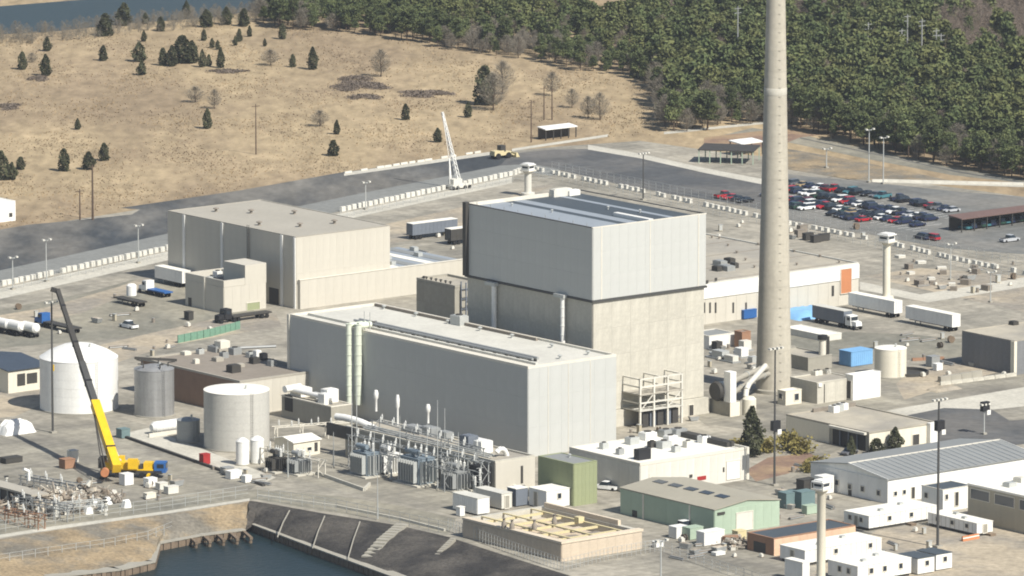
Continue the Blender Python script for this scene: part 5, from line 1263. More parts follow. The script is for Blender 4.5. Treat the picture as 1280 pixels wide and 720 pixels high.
for px in (1207, 1213, 1219):
    o = thing('orange_barrier', 'orange and white plastic barrier at the trailer door', 'barrier', P(px, 676 - (px - 1207) * .2), ROT, 'orange barriers')
    mb = MB(); mb.hexa([(-.9, -.3, 0), (.9, -.3, 0), (.9, .3, 0), (-.9, .3, 0), (-.9, -.1, 1.0), (.9, -.1, 1.0), (.9, .1, 1.0), (-.9, .1, 1.0)]); ob('shell', mb, 'orange', o)
    mb = MB(); mb.box(-.9, -.24, .5, .9, -.2, .72); ob('white_stripe', mb, 'white', o)

# ---- far lattice crane and loader at the field edge
def far_crane():
    o = P(573, 236); root = thing('lattice_crane', 'white lattice boom crane at the fence corner', 'crane', o, ROT)
    mb = MB(); mb.cbox(0, 0, .4, 5.5, 2.4, .9); ob('carrier', mb, 'offwhite', root); mb = MB(); mb.cbox(-1, 0, 1.3, 2.8, 2.2, 1.4); ob('house', mb, 'offwhite', root)
    wheels(root, [(x, y) for x in (-2.6, -1.2, 1.2, 2.6) for y in (-1.3, 1.3)])
    g = P(553, 233); z = HT(553, 233, 140); t = Vector((g.x, g.y, z)) - o; M3 = Matrix.Rotation(-ROT, 3, 'Z'); t = M3 @ t; a = Vector((0, 0, 2.2))
    mb = MB(); dirv = (t - a).normalized(); sx = dirv.cross(Vector((0, 1, 0))).normalized() * .42; sy = dirv.cross(sx).normalized() * .42
    cs = [sx + sy, sx - sy, -sx - sy, -sx + sy]
    for c in cs: mb.bar(a + c, t + c * .4, .15)
    n = 14
    for k in range(n):
        p, q = a.lerp(t, k / n), a.lerp(t, (k + 1) / n); f, g2 = 1 - .6 * k / n, 1 - .6 * (k + 1) / n
        for i in range(4): mb.bar(p + cs[i] * f, q + cs[(i + 1) % 4] * g2, .09)
    ob('lattice_boom', mb, 'white', root)
    mb = MB(); mb.bar((-2.5, 0, 3), (-3, 0, 8), .3); mb.bar((-3, 0, 8), t, .08); mb.bar((-3, 0, 8), (-2.8, 0, 1.5), .15); ob('back_mast', mb, 'white', root)
far_crane()
o = P(626, 198); root = thing('wheel_loader', 'dusty yellow wheel loader working beside the old runway', 'loader', o, ROT)
mb = MB(); mb.cbox(-1.2, 0, .9, 3.2, 1.9, 1.3); mb.cbox(1.6, 0, .9, 2.4, 1.6, .9); ob('body', mb, 'yellow_dull', root)
mb = MB(); mb.cbox(.2, 0, 1.8, 1.6, 1.6, 1.7); cb = ob('cab', mb, 'charcoal', root)
mb = MB(); mb.bar((2, -.6, 1.5), (4.2, -.6, .6), .25); mb.bar((2, .6, 1.5), (4.2, .6, .6), .25); ob('lift_arm', mb, 'yellow_dull', root)
mb = MB(); mb.hexa([(4.1, -1.4, .1), (5.3, -1.4, .1), (5.3, 1.4, .1), (4.1, 1.4, .1), (4.1, -1.4, 1.3), (4.5, -1.4, 1.3), (4.5, 1.4, 1.3), (4.1, 1.4, 1.3)]); ob('bucket', mb, 'yellow_dull', root)
wheels(root, [(x, y) for x in (-1.6, 1.9) for y in (-1.05, 1.05)], .8)

# ================================================================== SWITCHYARD
def transformer(label, px, py, w=3.4, d=5.2, h=4.0, m='trafo', fins=7):
    root = thing('power_transformer', label, 'transformer', P(px, py), ROT)
    mb = MB(); mb.cbox(0, 0, -.1, w + 2.4, d + 2.2, .4); ob('plinth', mb, 'conc', root)
    mb = MB(); mb.cbox(0, 0, .3, w, d, h); mb.cbox(0, 0, h + .3, w + .2, d + .2, .15); ob('tank', mb, m, root)
    f = MB(); f.box(0, -.08, 0, .95, .08, h * .85); first = None
    for sd in (-1, 1):
        for k in range(fins):
            y = -d * .42 + d * .84 * k / (fins - 1); p = (-w / 2 - 1.0 if sd < 0 else w / 2 + .05, y, .7)
            if first is None: first = ob('radiator_fin', f, 'galv' if m == 'trafo' else m, root, False, p)
            else: inst(first, root, p)
    for k in range(5):
        p = (-w * .42 + w * .84 * k / 4, -d / 2 - 1.0, .7); inst(first, root, p, R(90))
    bm = MB(); bm.lathe([(.2, 0)] + [(r, .15 + i * .14) for i, r in enumerate([.34, .18] * 6)] + [(.07, 1.9), (.07, 2.3)], 10); first = None
    for k in range(3):
        p = (w * .2, -d * .3 + d * .3 * k, h + .45)
        if first is None: first = ob('bushing', bm, 'porcelain', root, True, p)
        else: inst(first, root, p)
    mb = MB(); mb.cyl((-w * .3, -d * .35, h + 1.6), (-w * .3, d * .35, h + 1.6), .5, n=12); mb.box(-w * .4, -.2, h + .45, -w * .2, .2, h + 1.2); ob('conservator', mb, m, root, True)
    return root
transformer('blue grey power transformer nearest the cream hut', 458, 594, 3.4, 4.6, 4.6)
transformer('white finned power transformer between the two blue grey ones', 486, 592, 3.0, 3.6, 4.0, 'white')
transformer('largest blue grey power transformer in the middle of the switchyard', 522, 604, 4.2, 6.0, 5.2)
transformer('olive grey power transformer at the container end of the switchyard', 572, 612, 3.6, 4.4, 3.6, 'steel')
transformer('small dark transformer directly before the cream hut', 346, 589, 2.2, 2.6, 2.6, 'charcoal', 4)
transformer('small green grey transformer right of the dark one at the hut', 374, 592, 2.4, 3.2, 2.8, 'steel', 4)
def gantry(label, a, b, h, m='galv', legs=3, levels=2):
    A, B = P(*a), P(*b); d = B - A; L = d.length; ang = math.atan2(d.y, d.x)
    root = thing('steel_gantry', label, 'gantry', A, ang)
    for k in range(legs):
        x = L * k / (legs - 1)
        for y in (-.9, .9):
            mb = MB(); mb.box(x - .09, y - .09, -.1, x + .09, y + .09, h); ob('leg', mb, m, root)
        mb = MB(); n = max(2, int(h / 1.8))
        for j in range(n): mb.bar((x, -.9 if j % 2 else .9, h * j / n), (x, .9 if j % 2 else -.9, h * (j + 1) / n), .09)
        ob('lacing', mb, m, root)
    for lv in range(levels):
        z = h - lv * h * .32
        for y in (-.9, .9): mb = MB(); mb.box(-.6, y - .07, z - .16, L + .6, y + .07, z); ob('beam', mb, m, root)
        n = int(L / 1.6); mb = MB()
        for j in range(n): mb.bar((L * j / n, -.9 if j % 2 else .9, z - .1), (L * (j + 1) / n, .9 if j % 2 else -.9, z - .1), .1)
        ob('lacing', mb, m, root)
    im = MB(); im.lathe([(.08, 0)] + [(r, .1 + i * .1) for i, r in enumerate([.22, .1] * 5)] + [(.05, 1.3)], 8); f = None
    for j in range(max(3, int(L / 2.2))):
        p = (1 + j * 2.2, -.9 if j % 2 else .9, h + .02)
        if p[0] > L: break
        if f is None: f = ob('insulator', im, 'porcelain', root, True, p)
        else: inst(f, root, p)
gantry('tall galvanised gantry nearest the foot of the grey hall', (470, 575), (600, 612), 8.5, 'steel', 4, 3)
gantry('galvanised gantry standing over the blue grey transformers', (440, 584), (560, 615), 7.0, 'steel', 4, 2)
gantry('pale framework with boxed bays at the container end', (556, 603), (606, 617), 6.5, 'galv', 4, 3)
gantry('low pale pipe rack beside the cream hut', (330, 580), (402, 597), 3.6, 'trim_pale', 5, 1)
gantry('low pipe rack running past the large pale tank', (345, 552), (440, 545), 3.2, 'trim_pale', 4, 1)
for k, (px, yb, yt) in enumerate(((440, 590, 490), (446, 575, 470), (500, 600, 520), (547, 612, 500), (556, 600, 510), (534, 600, 530), (573, 612, 540), (468, 597, 540), (512, 604, 548), (417, 585, 540), (360, 598, 550), (472, 650, 588))):
    o = P(px, yb); h = HT(px, yb, yt); root = thing('lightning_rod', 'slender grey lightning rod in the switchyard', 'lightning rod', o, 0, 'lightning rods')
    mb = MB(); mb.cyl((0, 0, 0), (0, 0, h), .15, .05, 6); ob('rod', mb, 'galv', root); mb = MB(); mb.cbox(0, 0, 0, .5, .5, .3); ob('foot', mb, 'conc_grey', root)
pst = None
for k in range(26):
    px = 452 + (k * 37) % 150; py = 578 + (px - 452) * .2 + (k * 13) % 14
    if pst is None:
        pst = thing('post_insulator', 'post insulator on a short steel stand in the switchyard', 'insulator', P(px, py), ROT, 'post insulators')
        mb = MB(); mb.box(-.15, -.15, 0, .15, .15, 2.2); mb.cbox(0, 0, 0, .7, .7, .2); ob('stand', mb, 'galv', pst)
        mb = MB(); mb.lathe([(.1, 2.2)] + [(r, 2.3 + i * .15) for i, r in enumerate([.3, .14] * 6)] + [(.06, 4.2)], 8); ob('insulator', mb, 'porcelain', pst, True)
        mb = MB(); mb.bar((-.9, 0, 4.2), (.9, 0, 4.2), .1); ob('contact_arm', mb, 'steel', pst)
    else: c = copy_tree(pst); c.location = P(px, py); c.scale = (1, 1, .8 + (k % 5) * .12)
# kerbed trench walls and the long pipe on the tank pad
def wall_run(name, label, cat, pts, w, h, m, seg=2.4, piece='wall_block', fill=.49, skip=0.0):
    o = P(*pts[0]); root = thing(name, label, cat, o)
    pr = None
    for a, b in zip(pts[:-1], pts[1:]):
        A, B = P(*a) - o, P(*b) - o; L = (B - A).length; n = max(1, round(L / seg)); ang = math.atan2(B.y - A.y, B.x - A.x)
        for k in range(n):
            p = A.lerp(B, (k + .5) / n)
            if pr is not None and random.random() < skip: continue
            if pr is None:
                mb = MB(); q = seg * fill; mb.hexa([(-q, -w / 2, -.1), (q, -w / 2, -.1), (q, w / 2, -.1), (-q, w / 2, -.1), (-q, -w * .4, h), (q, -w * .4, h), (q, w * .4, h), (-q, w * .4, h)])
                pr = ob(piece, mb, m, root, False, p); pr.rotation_euler = (0, 0, ang); pr.scale = (L / n / seg, 1, 1)
            else: j_ = .08 if fill < .45 else .01; inst(pr, root, p + Vector((random.uniform(-j_, j_) * 2, random.uniform(-j_, j_) * 2, 0)), (0, 0, ang + random.uniform(-j_, j_)), (L / n / seg * random.uniform(1 - j_, 1), 1, random.uniform(1 - j_, 1 + j_)))
    return root
wall_run('trench_kerb', 'dark kerb of the pipe trench across the tank pad', 'kerb', [(150, 545), (330, 608)], .8, .5, 'charcoal', 3)
wall_run('bund_wall', 'pale low bund wall round the transformer pads', 'kerb', [(396, 593), (455, 614), (462, 607)], .5, .7, 'conc', 3)
wall_run('roadside_kerb', 'pale kerb below the red gravel by the grey shed', 'kerb', [(1175, 482), (1270, 470)], .5, .8, 'concrete_pale', 3)
wall_run('hedge_wall', 'dark low retaining wall above the service road', 'kerb', [(1174, 478), (1226, 470)], 1.2, 1.3, 'conc_grey', 3)
wall_run('red_hose_line', 'rusty red pipe line behind the cream tank', 'pipe', [(1140, 451), (1180, 449)], .8, .6, 'rust', 3)
wall_run('quay_kerb', 'pale kerb along the canal quay above the dark stone bank', 'kerb', [(322, 621), (420, 634), (500, 650), (556, 664)], .5, .5, 'conc', 3)

# ================================================================== PERIMETER BARRIERS AND FENCES
def fence(label, pts, h=2.4, step=3.0, m='galv', rails=3, group=None, r=.05):
    o = P(*pts[0]); root = thing('chain_link_fence', label, 'fence', o, 0, group); pr = None
    for a, b in zip(pts[:-1], pts[1:]):
        A, B = P(*a) - o, P(*b) - o; n = max(1, round((B - A).length / step))
        for k in range(n):
            p = A.lerp(B, k / n)
            if pr is None: mb = MB(); mb.cyl((0, 0, -.1), (0, 0, h), r, n=6); pr = ob('post', mb, m, root, False, p)
            else: inst(pr, root, p)
        for j in range(rails):
            mb = MB(); z = h * (j + 1) / rails; mb.bar(A + Vector((0, 0, z)), B + Vector((0, 0, z)), .05); ob('rail', mb, m, root)
    return root
wall_run('vehicle_barrier', 'row of white concrete barrier blocks along the patrol road left of the tan hall', 'barrier', [(-70, 373), (0, 358), (212, 312)], .8, 1.25, 'offwhite', 2.3, 'barrier_block', .36, .03)
wall_run('vehicle_barrier', 'row of white concrete barrier blocks along the patrol road behind the tan hall', 'barrier', [(425, 265), (641, 219), (655, 214)], .8, 1.25, 'offwhite', 2.3, 'barrier_block', .36, .03)
wall_run('vehicle_barrier', 'broken line of cream barrier blocks from the squat guard tower past the chimney', 'barrier', [(668, 213), (780, 236), (900, 262), (990, 282), (1085, 300)], .9, 1.1, 'offwhite', 2.3, 'barrier_block', .3, .22)
wall_run('vehicle_barrier', 'broken line of cream barrier blocks right of the guard tower in the back yard', 'barrier', [(1118, 307), (1190, 325), (1270, 341), (1330, 354)], .9, 1.1, 'offwhite', 2.3, 'barrier_block', .3, .22)
wall_run('white_kerb_wall', 'white low wall between the old runway and the dry field', 'kerb', [(430, 217), (520, 203), (612, 189)], .4, .5, 'offwhite', 3, 'wall_block', .42, .1)
wall_run('white_kerb_wall', 'long pale low wall behind the staff car park', 'kerb', [(1090, 227), (1110, 227), (1280, 231), (1340, 232)], .5, .6, 'offwhite', 3)
fence('chain link fence on the inner side of the barrier blocks left of the tan hall', [(-70, 381), (0, 366), (212, 319)])
fence('chain link fence on the inner side of the barrier blocks behind the tan hall', [(425, 273), (641, 227), (690, 226)])
fence('chain link fence behind the cream barrier line right of the squat tower', [(690, 213), (900, 255), (1085, 294), (1280, 334)])
fence('chain link fence on the inner side of the cream barrier line', [(670, 219), (900, 270), (1085, 308), (1280, 352)])
fence('chain link fence along the quay top below the scrap heap', [(-40, 672), (100, 651), (200, 638), (310, 621)])
fence('chain link fence round the foot of the concrete basin', [(560, 663), (640, 692), (705, 714), (760, 700), (830, 688)], 2.4, 1.2)
fence('chain link fence above the dark stone bank', [(322, 624), (420, 639), (500, 655), (560, 668)])
fence('chain link fence in front of the warehouse yard', [(830, 690), (900, 715), (960, 735)], 2.2)
# rubble and stores along the inner fence
for k, (px, py) in enumerate(((1010, 300), (1020, 303), (1030, 301), (1000, 296), (1003, 290))):
    crate('rusty steel rack of pipes by the barrier line behind the chimney', px, py, 2.6, 1.4, 1.6, 'charcoal' if k < 3 else 'roof_brown', 'pipe_rack', 'rack')
    bpy.data.objects[[o.name for o in bpy.data.objects if o.name.startswith('pipe_rack')][-1]]['group'] = 'pipe racks by the barrier'
for k in range(16):
    px, py = 1125 + (k * 41) % 110, 322 + (k * 29) % 34
    c = thing('pallet_stack', 'low brown stack of pallets in the sandy back yard', 'pallets', P(px, py + (px - 1125) * .12), ROT + k, 'pallet stacks in the back yard')
    for j in range(2 + k % 3): mb = MB(); mb.cbox(0, 0, j * .35, 2.2 - (k % 2) * .6, 1.6, .28); ob('pallet', mb, 'roof_brown' if k % 3 else 'offwhite', c)

# ---- carports and shelters behind
def shelter(label, px, py, L, D, h, roof, n=6, rot=ROT, posts='offwhite', back=None):
    root = thing('open_shelter', label, 'shelter', P(px, py), rot)
    mb = MB(); mb.hexa([(0, 0, h), (L, 0, h), (L, D, h + .4), (0, D, h + .4), (0, 0, h + .25), (L, 0, h + .25), (L, D, h + .65), (0, D, h + .65)]); ob('roof', mb, roof, root)
    for k in range(n):
        for y in (.3, D - .3): mb = MB(); x = .3 + (L - .6) * k / (n - 1); mb.box(x - .12, y - .12, -.1, x + .12, y + .12, h + (.4 * y / D)); ob('post', mb, posts, root)
    if back: mb = MB(); mb.box(.2, D - .2, 0, L - .2, D - .05, h); ob('back_wall', mb, back, root)
    return root
shelter('long open carport with dark red roof beside the staff car park', 1202, 291, 30, 5, 3.2, mat('carport_roof', s(104, 84, 78), var=.1, ns=.3), 8, ROT, 'charcoal', 'charcoal')
shelter('open shelter with white slab roof at the field track', 682, 176, 11, 3.6, 2.8, 'white', 5, ROT, 'charcoal', 'charcoal')
shelter('dark open shelter with tall posts in front of the pine wood', 872, 204, 15, 9, 3.4, 'charcoal', 6, UV - math.pi / 2 - .9, 'green', None)
shelter('small shelter with white roof edge just left of the chimney', 926, 196, 8, 5, 3.2, 'white', 3, ROT, 'charcoal')
for k in range(12):
    px = 1212 + k * 6; place_car('estate' if k % 2 else 'saloon', ['teal', 'navy', 'black', 'green'][k % 4], P(px, 288 - k * .9) + V * 2.2 + Vector((0, 0, .03)), UV, f"{['teal', 'navy', 'black', 'green'][k % 4]} {'estate' if k % 2 else 'saloon'} car under the dark red carport roof", 'cars under the carport')

# ---- scrap heap by the quay
def scrap():
    for j, (cx, cy, w, d, n, lab) in enumerate(((58, 632, 25, 24, 420, 'large tangled heap of pale scrap and pipes on the quay'), (114, 624, 12, 14, 150, 'smaller heap of pale scrap between the large heap and the crane'), (918, 684, 6, 5, 60, 'heap of white scrap before the brown shed'))):
        o = P(cx, cy); root = thing('scrap_heap', lab, 'scrap heap', o, ROT)
        rd = random.Random(j + 3)
        big = MB(); sm = MB()
        for k in range(n):
            r = rd.random() ** .6; t = rd.uniform(0, 6.28); x, y = r * w / 2 * math.cos(t), r * d / 2 * math.sin(t); hz = (1 - r) * 3.0 + .5
            z = rd.uniform(0, hz); a = Vector((x, y, z)); v = Vector((rd.uniform(-1, 1), rd.uniform(-1, 1), rd.uniform(-.4, .7))).normalized()
            if k % 3 == 0:
                mb = MB(); mb.bar(a - v * .5, a + v * .7, rd.uniform(.5, 1.1), rd.uniform(.4, .9)); ob('scrap_piece', mb, rd.choice(['scrap', 'scrap', 'offwhite', 'scrap', 'conc_grey']), root)
            else: (big if k % 2 else sm).bar(a - v * rd.uniform(.8, 2.2), a + v * rd.uniform(.8, 2.2), rd.uniform(.08, .3))
        m1 = ob('pipe_tangle', big, 'scrap', root); m1['kind'] = 'stuff'; m2 = ob('bar_tangle', sm, 'roof_brown', root); m2['kind'] = 'stuff'
scrap()
# dark screened pen and slab left of the heap
b = Bd('screen_house', 'low concrete slab roof over a dark screened pen at the quay', 'screen house', 40, 612, 640, -40, 58)
b.h = 3.6
mb = MB(); mb.box(-.4, -.4, 3.2, b.lu, b.lv + .4, 3.6); b.part('roof_slab', mb, 'roof_tan')
for k in range(9): mb = MB(); y = b.lv * k / 8; mb.box(-.15, y - .12, -.1, .15, y + .12, 3.2); b.part('screen_post', mb, 'steel')
mb = MB(); mb.box(.2, 0, -.1, .4, b.lv, 3.15); b.part('dark_screen', mb, 'charcoal')
mb = MB(); x, y = b.top(36, 600, 3.6); mb.tube([(x, y, 3.5), (x, y, 5.4), (x - 1.0, y + .3, 5.9)], .35, 10); b.part('white_vent', mb, 'white', True)
# concrete stairs down the stone bank, timber struts in the water
def bank_strip(label, a, b, w, n=12):
    A, B = P(*a, .1), P(*b, TZ + .35); root = thing('bank_stair', label, 'stairs', A)
    d = B - A; sd = Vector((-d.y, d.x, 0)).normalized() * w / 2
    for k in range(n):
        p, q = d * (k / n), d * ((k + 1) / n); z = p.z + .95 - .5 * abs(2 * k / n - 1)
        mb = MB(); mb.hexa([(p - sd) + Vector((0, 0, -1)), (q - sd) + Vector((0, 0, -1 + p.z - q.z)), (q + sd) + Vector((0, 0, -1 + p.z - q.z)), (p + sd) + Vector((0, 0, -1)),
                            Vector((*(p - sd)[:2], z)), Vector((*(q - sd)[:2], z)), Vector((*(q + sd)[:2], z)), Vector((*(p + sd)[:2], z))]); ob('step', mb, 'conc_grey', root)
bank_strip('pale concrete stair running down the dark stone bank', (503, 657), (459, 700), 2.4)
bank_strip('narrow pale concrete stair further down the stone bank', (567, 675), (536, 712), 1.0)
for k in range(3):                                     # timber rails laid down the stone bank
    px = 362 + k * 44; A, B = P(px, 639 + k * 7, 0), P(px - 16, 676 + k * 14, TZ); root = thing('bank_rail', 'thin grey rail laid down the dark stone bank', 'rail', A, 0, 'rails on the stone bank')
    d = B - A; mb = MB(); mb.bar(Vector((0, 0, .15)), d * .5 + Vector((0, 0, .75)), .2, .2); ob('upper_length', mb, 'conc_grey', root); mb = MB(); mb.bar(d * .5 + Vector((0, 0, .75)), d * .95 + Vector((0, 0, .4)), .2, .2); ob('lower_length', mb, 'conc_grey', root)
for k in range(5):
    px = 238 + k * 17; A = P(px, 668 - k * 1.5, TZ); root = thing('timber_strut', 'timber strut reaching from the sheet piles into the canal', 'strut', (A.x, A.y, WZ), 0, 'timber struts in the canal')
    mb = MB(); mb.bar((-1.0, .6, 1.3), (1.6, -8.0, 1.0), .6, .5); ob('beam', mb, 'timber', root); mb = MB(); mb.cyl((1.4, -7.6, -1.5), (1.4, -7.6, 1.3), .35, n=8); ob('pile', mb, 'timber', root)

# ================================================================== TREES
def quads(cent, size, seed, elong=1.0, up=0.0):
    """random leaf faces, one small four sided face at each centre"""
    r = np.random.default_rng(seed); n = len(cent)
    a = r.normal(size=(n, 3)); a[:, 2] += up; a /= np.linalg.norm(a, axis=1)[:, None]
    b = r.normal(size=(n, 3)); b -= (b * a).sum(1)[:, None] * a; b /= np.linalg.norm(b, axis=1)[:, None]
    sz = size * r.uniform(.6, 1.3, n)[:, None]
    A = a * sz * elong; B = b * sz
    return np.stack([cent - A - B * .6, cent + A * .2 - B, cent + A + B * .5, cent - A * .3 + B], 1).reshape(-1, 3)

def np_mesh(name, V4, m, extra=None):
    nq = len(V4) // 4
    me = bpy.data.meshes.new(name); me.vertices.add(len(V4)); me.vertices.foreach_set('co', V4.astype(np.float32).ravel())
    me.loops.add(len(V4)); me.loops.foreach_set('vertex_index', np.arange(len(V4), dtype=np.int32))
    me.polygons.add(nq); me.polygons.foreach_set('loop_start', np.arange(0, len(V4), 4, dtype=np.int32)); me.polygons.foreach_set('loop_total', np.full(nq, 4, dtype=np.int32))
    me.update(); me.validate(); me.materials.append(m if not isinstance(m, str) else M[m])
    return me

def pine_pts(h, n, seed):
    r = np.random.default_rng(seed); c = []
    k = 26
    for i in range(k):
        t = (i + r.uniform(0, 1)) / k; z = h * (.34 + .63 * t); w = h * .2 * (1 - t) ** .6 + h * .035
        ang = r.uniform(0, 6.28); d = w * r.uniform(.35, 1.0); cx, cy = math.cos(ang) * d, math.sin(ang) * d
        m = int(n / k); p = r.normal(size=(m, 3)) * np.array([h * .05, h * .05, h * .028]); c.append(p + np.array([cx, cy, z]))
    return np.concatenate(c)
def juniper_pts(h, n, seed):
    r = np.random.default_rng(seed); t = r.uniform(0, 1, n) ** 1.15; ang = r.uniform(0, 6.28, n)
    w = h * .23 * np.clip(np.sin(np.pi * np.clip(t * .78 + .2, 0, 1)), .12, 1) ** (.55 + .25 * (seed % 3)) * (1.12 - .35 * t)
    lump = 1 + .28 * np.sin(ang * 3 + t * 9 + seed) + r.normal(size=n) * .1
    d = w * lump * r.uniform(.45, 1, n) ** .5
    return np.stack([np.cos(ang) * d, np.sin(ang) * d, h * (.05 + .95 * t)], 1)
def twig_quads(h, n, seed, spread=.3, low=.25):
    r = np.random.default_rng(seed); ang = r.uniform(0, 6.28, n); u = r.uniform(0, 1, n) ** .5
    zt = r.uniform(low, 1, n); prof = np.sin(np.clip((zt - low) / (1 - low), 0, 1) * 2.6 + .45)
    d = h * spread * prof * u
    p = np.stack([np.cos(ang) * d, np.sin(ang) * d, zt * h], 1)
    v = np.stack([np.cos(ang), np.sin(ang), r.uniform(.4, 1.6, n)], 1) + r.normal(size=(n, 3)) * .5; v /= np.linalg.norm(v, axis=1)[:, None]
    b = np.cross(v, r.normal(size=(n, 3))); b /= np.linalg.norm(b, axis=1)[:, None]
    L = h * r.uniform(.05, .12, n)[:, None]; w = h * .0042
    return np.stack([p - v * L - b * w, p + v * L - b * w * .3, p + v * L + b * w * .3, p - v * L + b * w], 1).reshape(-1, 3)
def trunk_mb(h, r, seed, limbs=6, top=.9):
    rd = random.Random(seed); mb = MB(); p = Vector((0, 0, -.2)); n = 4
    pts = [p]
    for k in range(n): p = Vector((rd.uniform(-.02, .02) * h * (k + 1), rd.uniform(-.02, .02) * h * (k + 1), h * top * (k + 1) / n)); pts.append(p)
    for k in range(n): mb.cyl(pts[k], pts[k + 1], r * (1 - k / n * .8), r * (1 - (k + 1) / n * .8), 6, False)
    for k in range(limbs):
        t = rd.uniform(.3, .9); a = pts[0].lerp(pts[-1], t); an = rd.uniform(0, 6.28); l = h * rd.uniform(.14, .3) * (1.15 - t * .6)
        e = a + Vector((math.cos(an) * l, math.sin(an) * l, l * rd.uniform(.3, 1.1))); mb.cyl(a, e, r * .35, r * .1, 5, False)
    return mb

PROTO = {}
def tree_proto(kind, v):
    root = thing('tree', '', 'tree')
    if kind == 'pine':
        h = 9.0; ob('trunk', trunk_mb(h, .16, v, 6), 'bark', root); me = np_mesh('crown', quads(pine_pts(h, 2200, v), .16, v, 2.0), 'needle')
    elif kind == 'juniper':
        h = 5.0; ob('trunk', trunk_mb(h, .12, v, 0, .4), 'bark', root); me = np_mesh('crown', quads(juniper_pts(h, 1150, v), .15, v, 1.4, .5), 'juniper')
    elif kind == 'bare':
        h = 8.0; ob('trunk', trunk_mb(h, .16, v, 14), 'bark', root); me = np_mesh('crown', twig_quads(h, 900, v, .38, .2), 'twig')
    elif kind == 'shrub':
        h = 2.4; ob('trunk', trunk_mb(h, .06, v, 5), 'bark', root); p = np.random.default_rng(v).normal(size=(600, 3)) * np.array([.75, .75, .55]) + np.array([0, 0, 1.1]); p[:, 2] = np.abs(p[:, 2]); me = np_mesh('crown', quads(p, .18, v), 'shrub_gold')
    link('crown', me, root)
    return root, h
NAMES = {'pine': 'pine_tree', 'juniper': 'juniper_tree', 'bare': 'bare_tree', 'shrub': 'shrub'}
def tree(kind, v, p, h, label, group=None, wide=1.0, cat='tree'):
    key = (kind, v)
    if key not in PROTO: r, h0 = tree_proto(kind, v); PROTO[key] = (r, h0)
    else: r, h0 = PROTO[key]; r = copy_tree(r)
    h0 = PROTO[key][1]; r.name = NAMES[kind]
    k = h / h0; r.scale = (k * wide, k * wide, k); r.location = p; r.rotation_euler = (0, 0, random.uniform(0, 6.28)); tag(r, label, cat, group)
    if not group and 'group' in r: del r['group']
    return r
# junipers dotted over the dry field: pixel x, pixel y of the foot, height in pixels, relative width
for i, (x, y, hp, w) in enumerate(((28, 87, 22, 1), (57, 95, 27, 1), (59, 64, 18, 1.2), (132, 45, 28, 1.3), (155, 32, 28, 1.3), (129, 76, 19, 1.1), (174, 77, 24, 1.4), (177, 94, 18, 1.3), (204, 82, 22, 1), (215, 83, 26, 1), (228, 79, 34, 1.5), (240, 79, 28, 1.2), (253, 84, 22, .9), (261, 83, 15, .9), (276, 85, 25, .8), (255, 51, 14, 1), (258, 34, 22, 1.5), (233, 21, 20, 1), (201, 39, 18, 1.1), (283, 31, 22, 1.3), (305, 33, 22, 1.2), (259, 161, 25, .9), (97, 162, 14, 1.1), (80, 214, 28, 1), (111, 212, 22, 1.4), (130, 201, 22, 1.1), (2, 225, 36, 1.1), (15, 225, 22, 1.2), (26, 212, 16, 1.4), (391, 87, 28, .9), (366, 84, 16, 1), (353, 49, 20, 1), (331, 58, 10, 1), (299, 52, 16, .9), (312, 46, 14, .9), (265, 60, 12, 1), (272, 62, 12, 1), (294, 57, 12, 1), (417, 195, 20, 1.3), (421, 168, 18, .9), (507, 150, 20, 1), (547, 178, 18, 1.2), (585, 147, 20, 1), (606, 131, 48, 1.1), (818, 112, 24, 1), (792, 98, 18, 1), (182, 30, 14, 1.2), (180, 52, 14, 1))):
    lab = 'dark green juniper standing in the dry field'
    if hp >= 34: lab = {228: 'widest dark juniper in a clump on the dry field', 2: 'tall dark juniper beside low shrubs near the field edge', 606: 'tallest dark juniper beside a grey bare tree'}[x]
    p = P(x, y); tree('juniper', i % 5, p, hp / PXM(x, y) * 1.02, lab, 'junipers in the dry field' if hp < 34 else None, w)
for i, (x, y, hp) in enumerate(((476, 96, 34), (617, 138, 46), (628, 118, 42), (40, 78, 12), (400, 158, 20), (338, 82, 20), (268, 136, 24), (244, 128, 20), (690, 120, 30), (750, 150, 34), (715, 135, 24), (735, 148, 28))):
    tree('bare', i % 3, P(x, y), hp / PXM(x, y), 'leafless grey tree in the dry field', 'bare trees in the dry field', 1.1 if hp > 20 else 1.8)
# planted trees and shrubs inside the plant
tree('juniper', 1, P(940, 571), HT(940, 571, 508), 'tall dark conifer beside the service building corner', None, .85)
tree('juniper', 2, P(1119, 563), HT(1119, 563, 534), 'small dark conifer against the cream garage wall', None, 1.3)
tree('juniper', 3, P(1096, 568), HT(1096, 568, 548), 'low conifer beside the taller one at the cream garage wall', None, 1.9)
tree('juniper', 4, P(1064, 569), HT(1064, 569, 545), 'thin conifer in front of the garage opening', None, .9)
for i, (x, y, hp, w) in enumerate(((986, 562, 32, 1.0), (1001, 566, 26, 1.2), (958, 565, 26, 1.2), (922, 560, 16, 1.8), (1022, 586, 22, 1.5), (1014, 590, 20, 1.2))):
    tree('shrub', i % 3, P(x, y), hp * .72 / PXM(x, y), 'golden brown shrub in the planted bed before the garage', 'golden shrubs', w, 'shrub')
